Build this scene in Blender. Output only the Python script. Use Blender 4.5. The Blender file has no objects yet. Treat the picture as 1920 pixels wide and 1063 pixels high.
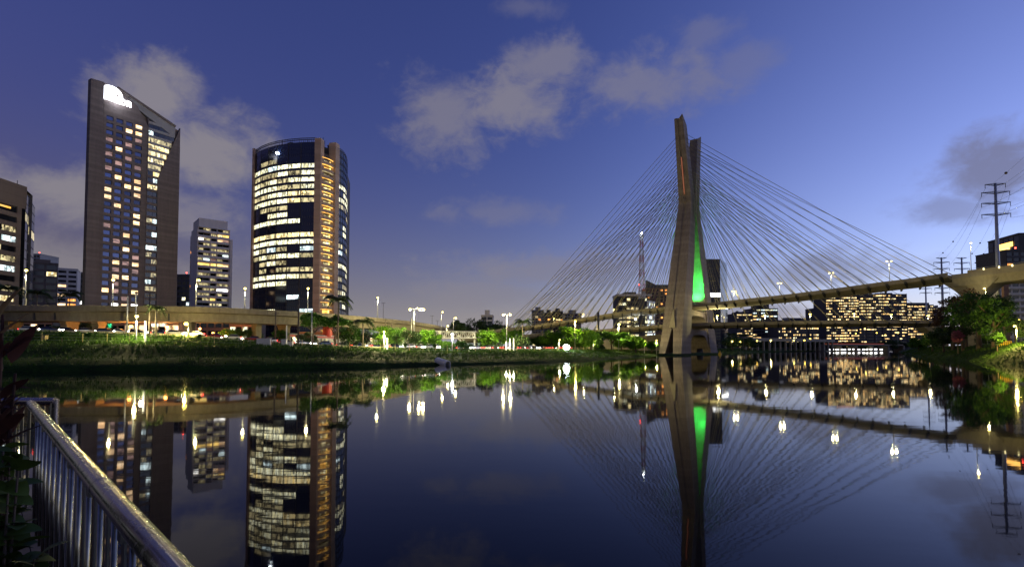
import bpy, math, random
from mathutils import Vector, Matrix, noise
R = math.radians
random.seed(7)
sc = bpy.context.scene
col = sc.collection

# ------------------------------------------------------------------ camera
CAM_H = 4.0
PITCH = R(2.1)
cam = bpy.data.cameras.new('camera')
cam_o = bpy.data.objects.new('camera', cam)
col.objects.link(cam_o)
cam.sensor_width = 36.0
cam.lens = 18.75
cam.shift_y = 84.0 / 1920.0
cam.clip_start = 0.05
cam.clip_end = 9000
cam_o.location = (0, 0, CAM_H)
cam_o.rotation_euler = (R(90) + PITCH, 0, 0)
sc.camera = cam_o

def ray(px, py):
    x = (px - 960.0) / 1000.0
    y = (615.5 - py) / 1000.0
    return Vector((x, math.cos(PITCH) - y * math.sin(PITCH), math.sin(PITCH) + y * math.cos(PITCH)))
def at(px, py, Y):
    d = ray(px, py)
    return Vector((0, 0, CAM_H)) + d * (Y / d.y)
def X_at(px, Y, z=4.0):
    # x of a vertical line seen at px, at depth Y and height z
    zc = Y * math.cos(PITCH) + (z - CAM_H) * math.sin(PITCH)
    return (px - 960.0) / 1000.0 * zc

# ------------------------------------------------------------------ render / exposure
sc.view_settings.view_transform = 'Standard'
sc.view_settings.look = 'None'
sc.view_settings.gamma = 1.0
sc.view_settings.use_curve_mapping = False
sc.view_settings.exposure = 1.5
sc.cycles.use_denoising = True
sc.cycles.max_bounces = 5
sc.cycles.diffuse_bounces = 2
sc.cycles.glossy_bounces = 4
sc.cycles.transparent_max_bounces = 8
sc.cycles.caustics_reflective = False
sc.cycles.caustics_refractive = False
sc.cycles.sample_clamp_indirect = 3.0

# ------------------------------------------------------------------ node helpers
class NT:
    def __init__(s, tree):
        s.t = tree
    def n(s, typ, **kw):
        nd = s.t.nodes.new(typ)
        for k, v in kw.items():
            setattr(nd, k, v)
        return nd
    def put(s, sock, v):
        if hasattr(v, 'links') or isinstance(v, bpy.types.NodeSocket):
            s.t.links.new(v, sock)
        elif v is not None:
            sock.default_value = v
    def math(s, op, a, b=None, c=None, clamp=False):
        nd = s.n('ShaderNodeMath', operation=op, use_clamp=clamp)
        for i, v in enumerate((a, b, c)):
            if v is not None:
                s.put(nd.inputs[i], v)
        return nd.outputs[0]
    def mix(s, f, a, b, blend='MIX'):
        nd = s.n('ShaderNodeMix', data_type='RGBA', blend_type=blend)
        s.put(nd.inputs[0], f)
        s.put(nd.inputs[6], a if not isinstance(a, tuple) else (*a, 1)[:4])
        s.put(nd.inputs[7], b if not isinstance(b, tuple) else (*b, 1)[:4])
        return nd.outputs[2]
    def ramp(s, f, stops):
        nd = s.n('ShaderNodeValToRGB')
        el = nd.color_ramp.elements
        while len(el) < len(stops):
            el.new(0.5)
        for e, (p, c) in zip(el, stops):
            e.position = p
            e.color = (*c, 1) if isinstance(c, tuple) else (c, c, c, 1)
        s.put(nd.inputs[0], f)
        return nd.outputs[0]
    def noise(s, vec, scale, detail=4, rough=0.55, dist=0.0):
        nd = s.n('ShaderNodeTexNoise')
        if vec is not None:
            s.put(nd.inputs['Vector'], vec)
        nd.inputs['Scale'].default_value = scale
        nd.inputs['Detail'].default_value = detail
        nd.inputs['Roughness'].default_value = rough
        nd.inputs['Distortion'].default_value = dist
        return nd.outputs[0]
    def smooth(s, v, lo, hi, a=0.0, b=1.0):
        nd = s.n('ShaderNodeMapRange', interpolation_type='SMOOTHSTEP')
        s.put(nd.inputs[0], v)
        for i, q in enumerate((lo, hi, a, b)):
            nd.inputs[1 + i].default_value = q
        return nd.outputs[0]
    def vmap(s, vec, scale=(1, 1, 1), loc=(0, 0, 0)):
        nd = s.n('ShaderNodeMapping')
        s.put(nd.inputs[0], vec)
        nd.inputs['Location'].default_value = loc
        nd.inputs['Scale'].default_value = scale
        return nd.outputs[0]

# ------------------------------------------------------------------ world: dusk sky, after-glow to the right, soft clouds
SUN_AZ = 78.0     # degrees from +Y towards +X
SUN_EL = -3.0
world = bpy.data.worlds.new('World')
sc.world = world
world.use_nodes = True
w = NT(world.node_tree)
world.node_tree.nodes.clear()
w_out = w.n('ShaderNodeOutputWorld')
w_bg = w.n('ShaderNodeBackground')
sky = w.n('ShaderNodeTexSky')
sky.sky_type = 'NISHITA'
sky.sun_disc = False
sky.sun_elevation = R(SUN_EL)
sky.sun_rotation = R(SUN_AZ)
sky.ozone_density = 3.0
tc = w.n('ShaderNodeTexCoord')
sep = w.n('ShaderNodeSeparateXYZ')
w.put(sep.inputs[0], tc.outputs['Generated'])
dx, dy, dz = sep.outputs
az = w.math('ARCTAN2', dx, dy)
el = w.math('ARCSINE', dz)
sky_c = w.mix(1.0, sky.outputs[0], (1.12, 1.14, 1.28), 'MULTIPLY')
gd = Vector((math.sin(R(SUN_AZ)), math.cos(R(SUN_AZ)), 0.0))
dotg = w.math('ADD', w.math('MULTIPLY', dx, gd.x), w.math('MULTIPLY', dy, gd.y))
glow = w.math('POWER', w.smooth(dotg, 0.0, 1.1), 2.0)
low = w.math('POWER', w.math('SUBTRACT', 1.0, w.math('ABSOLUTE', dz), clamp=True), 3.0)
low2 = w.math('POWER', w.math('SUBTRACT', 1.0, w.math('ABSOLUTE', dz), clamp=True), 10.0)
amt = w.math('MULTIPLY', glow, w.math('ADD', 0.09, w.math('MULTIPLY', low, 0.95)))
glow_c = w.mix(1.0, (0.152, 0.165, 0.225), amt, 'MULTIPLY')
sky_c = w.mix(1.0, sky_c, glow_c, 'ADD')
haze_c = w.mix(1.0, (0.112, 0.122, 0.132), w.math('MULTIPLY', low2, 1.0), 'MULTIPLY')
sky_c = w.mix(1.0, sky_c, haze_c, 'ADD')
# clouds
cvec = w.n('ShaderNodeCombineXYZ')
w.put(cvec.inputs[0], w.math('MULTIPLY', az, 1.0))
w.put(cvec.inputs[1], w.math('MULTIPLY', el, 1.5))
n1 = w.noise(cvec.outputs[0], 5.5, 9, 0.6, 0.5)
n2 = w.noise(w.vmap(cvec.outputs[0], loc=(7.3, 2.1, 0)), 20.0, 7, 0.62, 0.4)
nz = w.math('ADD', w.math('MULTIPLY', w.math('SUBTRACT', n1, 0.5), 2.6), w.math('MULTIPLY', w.math('SUBTRACT', n2, 0.5), 1.5))
def ae(px, py):
    d = ray(px, py).normalized()
    return math.atan2(d.x, d.y), math.asin(d.z)
blobs = [  # px, py, rx, ry, strength
    (285, 185, 95, 80, .75), (385, 285, 125, 80, .8), (110, 355, 170, 55, .75), (300, 400, 200, 60, .55), (120, 500, 240, 60, .5),
    (830, 225, 85, 95, .55), (960, 190, 95, 80, .7), (1030, 120, 90, 50, .6), (1220, 165, 120, 75, .6), (1320, 60, 60, 40, .35), (1395, 115, 60, 35, .35),
    (930, 400, 110, 28, .3), (1010, 505, 190, 32, .55), (905, 550, 130, 28, .45), (1850, 330, 150, 70, .75), (1780, 385, 110, 40, .5), (1560, 505, 200, 36, .5),
    (990, 15, 60, 25, .25), (1420, 590, 150, 25, .5)]
cl = None
for (bx, by, rx, ry, st) in blobs:
    a0, e0 = ae(bx, by)
    a1, _ = ae(bx + rx, by)
    _, e1 = ae(bx, by - ry)
    qx = w.math('DIVIDE', w.math('SUBTRACT', az, a0), abs(a1 - a0))
    qy = w.math('DIVIDE', w.math('SUBTRACT', el, e0), abs(e1 - e0))
    d2 = w.math('ADD', w.math('MULTIPLY', qx, qx), w.math('MULTIPLY', qy, qy))
    m = w.smooth(w.math('ADD', w.math('SQRT', d2), nz), 0.2, 1.35, min(.85, st * 1.12), 0.0)
    cl = m if cl is None else w.math('MAXIMUM', cl, m)
# the same broken cloud everywhere else around
rest = w.smooth(w.noise(w.vmap(cvec.outputs[0], (1, 1.4, 1), (3.1, .4, 0)), 2.2, 6, 0.55, 0.3), 0.55, 0.75, 0.0, 0.5)
front = w.smooth(w.math('ABSOLUTE', az), 0.72, 1.0)
cl = w.math('MAXIMUM', cl, w.math('MULTIPLY', rest, front))
cl = w.math('MULTIPLY', cl, w.smooth(el, -0.02, 0.03))
cloud_c = w.mix(w.smooth(dotg, -.1, .75), (0.084, 0.077, 0.084), (0.056, 0.057, 0.090))
final = w.mix(cl, sky_c, cloud_c)
w.put(w_bg.inputs[0], final)
w_bg.inputs[1].default_value = 1.12
w.put(w_out.inputs[0], w_bg.outputs[0])

# weak after-glow "sun": just below the horizon, only a broad soft wash remains
sun = bpy.data.lights.new('afterglow', 'SUN')
sun.energy = 0.06
sun.angle = R(40)
sun.color = (1.0, 0.86, 0.8)
sun_o = bpy.data.objects.new('afterglow', sun)
col.objects.link(sun_o)
sd = Vector((gd.x * math.cos(R(9)), gd.y * math.cos(R(9)), math.sin(R(9))))
sun_o.rotation_euler = sd.to_track_quat('Z', 'Y').to_euler()

# ------------------------------------------------------------------ materials
MATS = {}
def mat(name):
    m = bpy.data.materials.new(name)
    m.use_nodes = True
    t = NT(m.node_tree)
    b = m.node_tree.nodes['Principled BSDF']
    MATS[name] = m
    return m, t, b
def coords(t, kind='Object'):
    return t.n('ShaderNodeTexCoord').outputs[kind]
def wpos(t):
    return t.n('ShaderNodeNewGeometry').outputs['Position']
def bump(t, b, h, strength=0.3, dist=0.1):
    nd = t.n('ShaderNodeBump')
    nd.inputs['Strength'].default_value = strength
    nd.inputs['Distance'].default_value = dist
    t.put(nd.inputs['Height'], h)
    t.put(b.inputs['Normal'], nd.outputs[0])
def simple(name, c, rough=0.6, metal=0.0, var=0.25, scale=1.5, spec=0.5):
    m, t, b = mat(name)
    p = wpos(t)
    f = t.noise(p, scale, 5, 0.6)
    lo = tuple(x * (1 - var) for x in c)
    hi = tuple(min(1, x * (1 + var)) for x in c)
    t.put(b.inputs['Base Color'], t.ramp(f, [(0.3, lo), (0.7, hi)]))
    t.put(b.inputs['Roughness'], t.math('ADD', rough - 0.06, t.math('MULTIPLY', f, 0.12)))
    b.inputs['Metallic'].default_value = metal
    b.inputs['Specular IOR Level'].default_value = spec
    return m
def emit(name, c, s, var=0.0):
    m, t, b = mat(name)
    b.inputs['Base Color'].default_value = (0.1, 0.1, 0.1, 1)
    b.inputs['Emission Color'].default_value = (*c, 1)
    if var:
        oi = t.n('ShaderNodeObjectInfo').outputs['Random']
        t.put(b.inputs['Emission Strength'], t.math('MULTIPLY', s, t.math('ADD', 1 - var, t.math('MULTIPLY', oi, 2 * var))))
    else:
        b.inputs['Emission Strength'].default_value = s
    return m
def concrete(name, c, line=0.0, stain=0.35, hscale=0.08):
    m, t, b = mat(name)
    p = wpos(t)
    big = t.noise(p, 0.05, 4, 0.6)
    fine = t.noise(p, 1.2, 6, 0.65)
    streak = t.noise(t.vmap(p, (0.9, 0.9, hscale)), 1.0, 5, 0.6)
    f = t.math('ADD', t.math('MULTIPLY', fine, 0.35), t.math('ADD', t.math('MULTIPLY', streak, 0.4), t.math('MULTIPLY', big, 0.25)))
    base = t.ramp(f, [(0.32, tuple(x * (1 - stain) for x in c)), (0.68, tuple(x * (1 + stain * 0.5) for x in c))])
    if line:
        s = t.n('ShaderNodeSeparateXYZ')
        t.put(s.inputs[0], p)
        fr = t.math('FRACT', t.math('DIVIDE', s.outputs[2], line))
        ln = t.smooth(t.math('ABSOLUTE', t.math('SUBTRACT', fr, 0.5)), 0.44, 0.49)
        lift = t.noise(t.vmap(p, (0, 0, 1.0 / line)), 1.0, 0, 0.5)
        base = t.mix(1.0, base, t.ramp(lift, [(0.35, 0.82), (0.65, 1.1)]), 'MULTIPLY')
        base = t.mix(t.math('MULTIPLY', ln, 0.45), base, tuple(x * 0.45 for x in c))
    t.put(b.inputs['Base Color'], base)
    b.inputs['Roughness'].default_value = 0.85
    bump(t, b, fine, 0.4, 0.05)
    return m
def leafmat(name, c1, c2, trans=0.0):
    m, t, b = mat(name)
    oi = t.n('ShaderNodeObjectInfo').outputs['Random']
    p = wpos(t)
    f = t.math('ADD', t.math('MULTIPLY', t.noise(p, 0.9, 4, 0.7), 0.7), t.math('MULTIPLY', oi, 0.3))
    t.put(b.inputs['Base Color'], t.ramp(f, [(0.3, c1), (0.75, c2)]))
    b.inputs['Roughness'].default_value = 0.55
    b.inputs['Specular IOR Level'].default_value = 0.3
    if trans:
        tr = t.n('ShaderNodeBsdfTranslucent')
        t.put(tr.inputs[0], t.ramp(f, [(0.3, c1), (0.75, c2)]))
        mx = t.n('ShaderNodeMixShader')
        mx.inputs[0].default_value = trans
        o = t.t.nodes['Material Output']
        t.t.links.new(b.outputs[0], mx.inputs[1])
        t.t.links.new(tr.outputs[0], mx.inputs[2])
        t.t.links.new(mx.outputs[0], o.inputs[0])
    return m
def litwin(name, c, s, dark=0.25, sx=1.6, sz=0.5, c2=None):
    # a lit room behind glass: blinds, furniture and lamps break the light up, other panes differ
    m, t, b = mat(name)
    oi = t.n('ShaderNodeObjectInfo').outputs['Random']
    p = coords(t)
    off = t.n('ShaderNodeCombineXYZ')
    t.put(off.inputs[0], t.math('MULTIPLY', oi, 91.0))
    t.put(off.inputs[1], t.math('MULTIPLY', oi, 37.0))
    va = t.n('ShaderNodeVectorMath', operation='ADD')
    t.put(va.inputs[0], p)
    t.put(va.inputs[1], off.outputs[0])
    vor = t.n('ShaderNodeTexVoronoi', distance='CHEBYCHEV')
    t.put(vor.inputs['Vector'], t.vmap(va.outputs[0], (sx, sx, sz)))
    vor.inputs['Scale'].default_value = 1.0
    g = t.n('ShaderNodeSeparateColor')
    t.put(g.inputs[0], vor.outputs['Color'])
    nz_ = t.noise(va.outputs[0], 1.7, 3, 0.6)
    v = t.math('ADD', t.math('MULTIPLY', g.outputs[0], 0.6), t.math('MULTIPLY', nz_, 0.5))
    lv = t.smooth(v, 0.15, 0.85, dark, 1.25)
    lv = t.math('MULTIPLY', lv, t.math('ADD', 0.65, t.math('MULTIPLY', oi, 0.6)))
    b.inputs['Base Color'].default_value = (0.02, 0.025, 0.03, 1)
    b.inputs['Roughness'].default_value = 0.12
    cc = t.mix(g.outputs[1], c, c2 or tuple(min(1, x * 1.1) for x in c))
    t.put(b.inputs['Emission Color'], cc)
    t.put(b.inputs['Emission Strength'], t.math('MULTIPLY', lv, s))
    return m
def glass(name, c, rough=0.06, var=0.5, spec=0.6, metal=0.0):
    m, t, b = mat(name)
    oi = t.n('ShaderNodeObjectInfo').outputs['Random']
    t.put(b.inputs['Base Color'], t.ramp(oi, [(0.0, tuple(x * (1 - var) for x in c)), (1.0, tuple(x * (1 + var) for x in c))]))
    t.put(b.inputs['Roughness'], t.math('ADD', rough, t.math('MULTIPLY', oi, 0.06)))
    b.inputs['Specular IOR Level'].default_value = spec
    b.inputs['Metallic'].default_value = metal
    return m

concrete('tower_concrete', (0.20, 0.165, 0.145), line=2.4, stain=0.55, hscale=0.05)
concrete('deck_concrete', (0.27, 0.235, 0.17), stain=0.35)
concrete('viaduct_concrete', (0.19, 0.16, 0.105), stain=0.5)
concrete('hotel_stone', (0.165, 0.132, 0.118), line=1.62, stain=0.3)
concrete('office_stone', (0.17, 0.13, 0.10), line=3.5, stain=0.2)
concrete('round_stone', (0.34, 0.25, 0.21), line=3.3, stain=0.18)
concrete('pale_render', (0.70, 0.64, 0.54), stain=0.15)
concrete('grey_render', (0.3, 0.29, 0.28), stain=0.2)
concrete('brick_render', (0.30, 0.17, 0.10), line=3.2, stain=0.2)
concrete('dark_render', (0.09, 0.085, 0.085), stain=0.25)
concrete('pipe_concrete', (0.62, 0.60, 0.57), stain=0.2)
simple('asphalt', (0.05, 0.05, 0.05), 0.8, scale=2.5)
simple('paving', (0.2, 0.19, 0.17), 0.85, scale=2.0)
simple('white_paint', (0.75, 0.75, 0.72), 0.5, var=0.08)
simple('galvanised', (0.36, 0.37, 0.38), 0.45, 0.6, var=0.15)
simple('dark_metal', (0.035, 0.035, 0.038), 0.5, 0.3)
simple('roof_metal', (0.09, 0.09, 0.10), 0.5, 0.5)
simple('wood_pole', (0.07, 0.055, 0.045), 0.85)
simple('bark', (0.075, 0.055, 0.04), 0.9, scale=4)
simple('palm_bark', (0.11, 0.09, 0.07), 0.9, scale=4)
simple('soil', (0.06, 0.045, 0.03), 0.95, scale=1.0)
simple('cable_yellow', (0.20, 0.175, 0.095), 0.6, var=0.1)
simple('red_paint', (0.45, 0.03, 0.02), 0.5, var=0.15)
simple('yellow_paint', (0.75, 0.5, 0.03), 0.5, var=0.1)
simple('post_yellow', (0.4, 0.3, 0.12), 0.8, var=0.2)
simple('grey_cabinet', (0.42, 0.43, 0.46), 0.5, var=0.1)
simple('train_grey', (0.4, 0.41, 0.42), 0.35, 0.3, var=0.1)
simple('tyre', (0.02, 0.02, 0.02), 0.85)
simple('decking', (0.12, 0.085, 0.06), 0.8, scale=3)
simple('ball_dark', (0.05, 0.03, 0.02), 0.7)
for nm, c in (('car_white', (0.7, 0.7, 0.69)), ('car_black', (0.02, 0.02, 0.022)), ('car_silver', (0.4, 0.41, 0.42)), ('car_red', (0.3, 0.02, 0.02)), ('car_blue', (0.03, 0.05, 0.14))):
    simple(nm, c, 0.25, 0.2, var=0.05)
leafmat('leaf_mid', (0.026, 0.075, 0.008), (0.065, 0.16, 0.016), 0.3)
leafmat('leaf_lit', (0.055, 0.15, 0.008), (0.12, 0.26, 0.018), 0.35)  # lighter leaf copy, lamp light on the trees put into its colour
leafmat('leaf_dark', (0.018, 0.04, 0.012), (0.045, 0.085, 0.022), 0.25)
leafmat('leaf_red', (0.055, 0.035, 0.018), (0.11, 0.055, 0.03), 0.25)
leafmat('leaf_pink', (0.22, 0.05, 0.09), (0.36, 0.12, 0.17), 0.25)
leafmat('leaf_palm', (0.025, 0.045, 0.015), (0.06, 0.09, 0.03), 0.15)
leafmat('leaf_canna', (0.035, 0.014, 0.012), (0.08, 0.03, 0.024), 0.2)
leafmat('leaf_shrub', (0.035, 0.065, 0.01), (0.075, 0.12, 0.02), 0.2)
leafmat('grass_blade', (0.014, 0.04, 0.002), (0.045, 0.10, 0.006), 0.3)
glass('glass_dark', (0.012, 0.014, 0.018))
glass('glass_blue', (0.008, 0.014, 0.04), 0.05, 0.3, 0.7)
glass('glass_hotel', (0.07, 0.085, 0.16), 0.08, 0.6, 0.9, 0.6)
glass('glass_green', (0.015, 0.025, 0.025), 0.06)
litwin('win_white', (1.0, 0.88, 0.45), 0.68, 0.03, 1.6, 0.6, (0.95, 0.98, 0.75))
litwin('win_cool', (0.75, 0.95, 1.0), 0.85, 0.12, 1.1, 0.5)
litwin('win_warm', (1.0, 0.70, 0.24), 0.66, 0.05, 1.1, 0.5, (1.0, 0.9, 0.55))
litwin('win_dim', (1.0, 0.80, 0.42), 0.26, 0.0, 1.3, 0.5)
litwin('win_room', (1.0, 0.55, 0.22), 0.75, 0.45, 0.5, 1.6, (1.0, 0.74, 0.46))
litwin('win_room_dim', (0.85, 0.5, 0.42), 0.17, 0.4, 0.5, 1.2)
litwin('win_orange', (1.0, 0.36, 0.08), 0.8, 0.3)
litwin('win_office', (1.0, 0.56, 0.16), 0.72, 0.02, 0.3, 0.3, (1.0, 0.76, 0.38))
litwin('win_shop', (1.0, 0.62, 0.24), 0.7, 0.05, 0.5, 0.7, (1.0, 0.86, 0.6))
litwin('win_bright', (1.0, 0.97, 0.9), 1.6, 0.7, 0.4, 0.4)
litwin('win_gold', (1.0, 0.62, 0.16), 0.9, 0.6, 0.4, 0.4)
litwin('soffit_gold', (1.0, 0.44, 0.06), 0.75, 0.55, 0.5, 0.5, (1.0, 0.58, 0.14))
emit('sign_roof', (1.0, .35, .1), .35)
emit('bulb_column', (1.0, .88, .62), 1.3)
emit('bulb_parapet', (1.0, .85, .4), 1.2)
emit('stripe_glow', (.8, .06, .03), .16)  # faint glow put into the train's red stripe, no lamp there
emit('bulb_warm', (1.0, 0.76, 0.15), 3.2)
emit('bulb_yellow', (1.0, 0.64, 0.09), 3.0)
emit('bulb_sodium', (1.0, 0.34, 0.06), 9)
emit('bulb_white', (0.85, 0.96, 1.0), 45)
emit('bulb_red', (1.0, 0.05, 0.03), 5)
emit('bulb_green', (0.05, 1.0, 0.2), 2.5)
emit('sign_white', (0.86, 0.88, 1.0), 2.2)
emit('sign_green', (0.02, 0.85, 0.32), 0.7, 0.3)
emit('sign_orange', (1.0, 0.5, 0.1), 1.4)
emit('head_light', (1.0, 0.93, 0.78), 16)
emit('tail_light', (1.0, 0.05, 0.03), 2.2)
emit('glow_red', (1.0, 0.16, 0.07), 0.10)  # weakly emissive red for the strip along the low bridge deck
emit('led_salmon', (1.0, 0.26, 0.12), 0.09)
# grass ground
m, t, b = mat('grass_ground')
p = wpos(t)
f = t.math('ADD', t.math('MULTIPLY', t.noise(p, 0.12, 5, 0.6), 0.5), t.math('MULTIPLY', t.noise(p, 1.6, 6, 0.7), 0.5))
t.put(b.inputs['Base Color'], t.ramp(f, [(0.30, (0.012, 0.010, 0.004)), (0.42, (0.010, 0.024, 0.002)), (0.6, (0.022, 0.055, 0.003)), (0.78, (0.045, 0.078, 0.006))]))
b.inputs['Roughness'].default_value = 0.95
b.inputs['Specular IOR Level'].default_value = 0.1
bump(t, b, t.noise(p, 2.2, 6, 0.75), 0.9, 0.35)
# far ground
simple('city_ground', (0.06, 0.058, 0.055), 0.9, scale=0.2)
# water
m, t, b = mat('water')
p = wpos(t)
b.inputs['Base Color'].default_value = (0.004, 0.0045, 0.006, 1)
b.inputs['IOR'].default_value = 1.215
b.inputs['Specular Tint'].default_value = (1.0, 0.93, 0.70, 1)
b.inputs['Specular IOR Level'].default_value = 0.5
t.put(b.inputs['Roughness'], t.ramp(t.noise(p, 0.02, 3, 0.5), [(0.3, 0.018), (0.7, 0.042)]))
hh = t.math('ADD', t.noise(t.vmap(p, (0.35, 0.9, 1)), 1.0, 3, 0.5), t.math('MULTIPLY', t.noise(p, 0.08, 2, 0.5), 2.5))
bump(t, b, hh, 0.045, 0.05)
# brushed rail steel
m, t, b = mat('rail_steel')
p = coords(t)
st_ = t.noise(t.vmap(p, (60, 60, 1.5)), 1.0, 4, 0.6)
bl = t.noise(t.vmap(p, (1, 1, .25)), 7, 3, 0.5)
t.put(b.inputs['Base Color'], t.ramp(bl, [(0.3, (0.27, 0.24, 0.225)), (0.7, (0.40, 0.36, 0.34))]))
b.inputs['Metallic'].default_value = 1.0
sp_ = t.smooth(t.noise(t.vmap(p, (1, 1, .5)), 45, 5, 0.7), 0.5, 0.68)
t.put(b.inputs['Roughness'], t.math('ADD', t.math('MULTIPLY', sp_, 0.16), t.math('ADD', 0.12, t.math('MULTIPLY', t.math('ADD', st_, bl), 0.08))))
bump(t, b, st_, 0.03, 0.001)
simple('bar_steel', (0.30, 0.28, 0.22), 0.25, 1.0, var=0.25, scale=20)
m, t, b = mat('slat_steel')
p = wpos(t)
t.put(b.inputs['Base Color'], t.ramp(t.noise(t.vmap(p, (30, 30, 3)), 1.0, 4, 0.6), [(0.3, (0.15, 0.145, 0.12)), (0.7, (0.27, 0.26, 0.22))]))
b.inputs['Metallic'].default_value = 1.0
t.put(b.inputs['Roughness'], t.math('ADD', 0.22, t.math('MULTIPLY', t.noise(p, 14, 3, 0.6), 0.22)))

# ------------------------------------------------------------------ mesh helpers
class MB:
    def __init__(s):
        s.v = []; s.f = []; s.mi = []
    def add(s, vs, fs, mi=0):
        o = len(s.v)
        s.v += [tuple(x) for x in vs]
        s.f += [tuple(i + o for i in f) for f in fs]
        s.mi += [mi] * len(fs)
    def quad(s, a, b, c, d, mi=0):
        s.add([a, b, c, d], [(0, 1, 2, 3)], mi)
    def box(s, x0, x1, y0, y1, z0, z1, mi=0):
        vs = [(x, y, z) for z in (z0, z1) for y in (y0, y1) for x in (x0, x1)]
        s.add(vs, [(0, 2, 3, 1), (4, 5, 7, 6), (0, 1, 5, 4), (2, 6, 7, 3), (0, 4, 6, 2), (1, 3, 7, 5)], mi)
    def obox(s, O, a, b, c, mi=0):
        O, a, b, c = Vector(O), Vector(a), Vector(b), Vector(c)
        vs = [O + a * i + b * j + c * k for k in (0, 1) for j in (0, 1) for i in (0, 1)]
        fs = [(0, 2, 3, 1), (4, 5, 7, 6), (0, 1, 5, 4), (2, 6, 7, 3), (0, 4, 6, 2), (1, 3, 7, 5)]
        if a.cross(b).dot(c) < 0:
            fs = [f[::-1] for f in fs]
        s.add(vs, fs, mi)
    def prism(s, base, vec, mi=0):
        base = [Vector(q) for q in base]; vec = Vector(vec)
        n = len(base)
        nrm = sum(((base[i]).cross(base[(i + 1) % n]) for i in range(n)), Vector((0, 0, 0)))
        if nrm.dot(vec) < 0:
            base = base[::-1]
        vs = base + [q + vec for q in base]
        fs = [tuple(range(n))[::-1], tuple(range(n, 2 * n))] + [(i, (i + 1) % n, n + (i + 1) % n, n + i) for i in range(n)]
        s.add(vs, fs, mi)
    def loft(s, rings, cap=True, mi=0):
        n = len(rings[0]); vs = []; fs = []
        for r in rings:
            vs += [Vector(q) for q in r]
        for k in range(len(rings) - 1):
            for i in range(n):
                j = (i + 1) % n
                fs.append((k * n + i, k * n + j, (k + 1) * n + j, (k + 1) * n + i))
        if cap:
            fs.append(tuple(range(n))[::-1])
            o = (len(rings) - 1) * n
            fs.append(tuple(range(o, o + n)))
        s.add(vs, fs, mi)
    def tube(s, pts, rad, n=6, cap=True, mi=0):
        pts = [Vector(q) for q in pts]
        if not isinstance(rad, (list, tuple)):
            rad = [rad] * len(pts)
        rings = []
        for i, q in enumerate(pts):
            d = (pts[min(i + 1, len(pts) - 1)] - pts[max(i - 1, 0)]).normalized()
            up = Vector((0, 0, 1)) if abs(d.z) < 0.95 else Vector((1, 0, 0))
            a = d.cross(up).normalized(); bb = a.cross(d)
            rings.append([q + (a * math.cos(2 * math.pi * k / n) + bb * math.sin(2 * math.pi * k / n)) * rad[i] for k in range(n)])
        s.loft(rings, cap, mi)
    def ball(s, c, r, n=8, m=6, sq=1.0, mi=0):
        c = Vector(c); rings = []
        for j in range(1, m):
            th = math.pi * j / m
            rings.append([c + Vector((math.sin(th) * math.cos(2 * math.pi * k / n), math.sin(th) * math.sin(2 * math.pi * k / n), -math.cos(th) * sq)) * r for k in range(n)])
        s.loft(rings, True, mi)
    def build(s, name, mats, parent=None, smooth=False, loc=None):
        me = s.mesh(name, mats, smooth)
        return put(name, me, parent, loc)
    def mesh(s, name, mats, smooth=False):
        me = bpy.data.meshes.new(name)
        me.from_pydata(s.v, [], s.f)
        if isinstance(mats, str):
            mats = [mats]
        for q in mats:
            me.materials.append(MATS[q])
        if len(mats) > 1:
            me.polygons.foreach_set('material_index', s.mi)
        if smooth:
            me.polygons.foreach_set('use_smooth', [True] * len(me.polygons))
        me.update()
        return me
def put(name, me, parent=None, loc=None):
    o = bpy.data.objects.new(name, me)
    col.objects.link(o)
    if parent is not None:
        o.parent = parent
    if loc is not None:
        o.location = loc
    return o
def empty(name, loc=(0, 0, 0), rz=0.0):
    o = bpy.data.objects.new(name, None)
    o.empty_display_size = 0.5
    col.objects.link(o)
    o.location = loc
    o.rotation_euler = (0, 0, rz)
    return o
def tag(o, label, cat, group=None, kind=None):
    if label:
        o['label'] = label
    if cat:
        o['category'] = cat
    if group:
        o['group'] = group
    if kind:
        o['kind'] = kind
    return o
def copy_tree(o, parent=None):
    c = o.copy()
    col.objects.link(c)
    c.parent = parent
    for ch in list(o.children):
        copy_tree(ch, c)
    return c
def point_light(parent, loc, power, color, radius=0.3, name='lamp_light'):
    l = bpy.data.lights.new(name, 'POINT')
    l.energy = power; l.color = color; l.shadow_soft_size = radius
    o = bpy.data.objects.new(name, l)
    col.objects.link(o)
    o.location = loc
    if parent is not None:
        o.parent = parent
    return o
def catmull(pts, step):
    out = []
    P = [tuple(map(float, q)) for q in pts]
    P = [tuple(2 * a - b_ for a, b_ in zip(P[0], P[1]))] + P + [tuple(2 * a - b_ for a, b_ in zip(P[-1], P[-2]))]
    for i in range(1, len(P) - 2):
        p0, p1, p2, p3 = P[i - 1:i + 3]
        L = math.dist(p1[:2], p2[:2])
        n = max(2, int(L / step))
        for k in range(n):
            u = k / n
            out.append(tuple(0.5 * (2 * b1 + (c1 - a1) * u + (2 * a1 - 5 * b1 + 4 * c1 - d1) * u * u + (3 * b1 - a1 - 3 * c1 + d1) * u ** 3)
                             for a1, b1, c1, d1 in zip(p0, p1, p2, p3)))
    out.append(P[-2])
    return out
ORD = ['first', 'second', 'third', 'fourth', 'fifth', 'sixth', 'seventh', 'eighth', 'ninth', 'tenth', 'eleventh', 'twelfth', 'thirteenth', 'fourteenth',
       'fifteenth', 'sixteenth', 'seventeenth', 'eighteenth', 'nineteenth', 'twentieth']
for tens in ('twenty', 'thirty', 'forty', 'fifty'):
    ORD += [tens + '-' + o for o in ORD[:9]] + [{'twenty': 'thirtieth', 'thirty': 'fortieth', 'forty': 'fiftieth', 'fifty': 'sixtieth'}[tens]]

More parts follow.
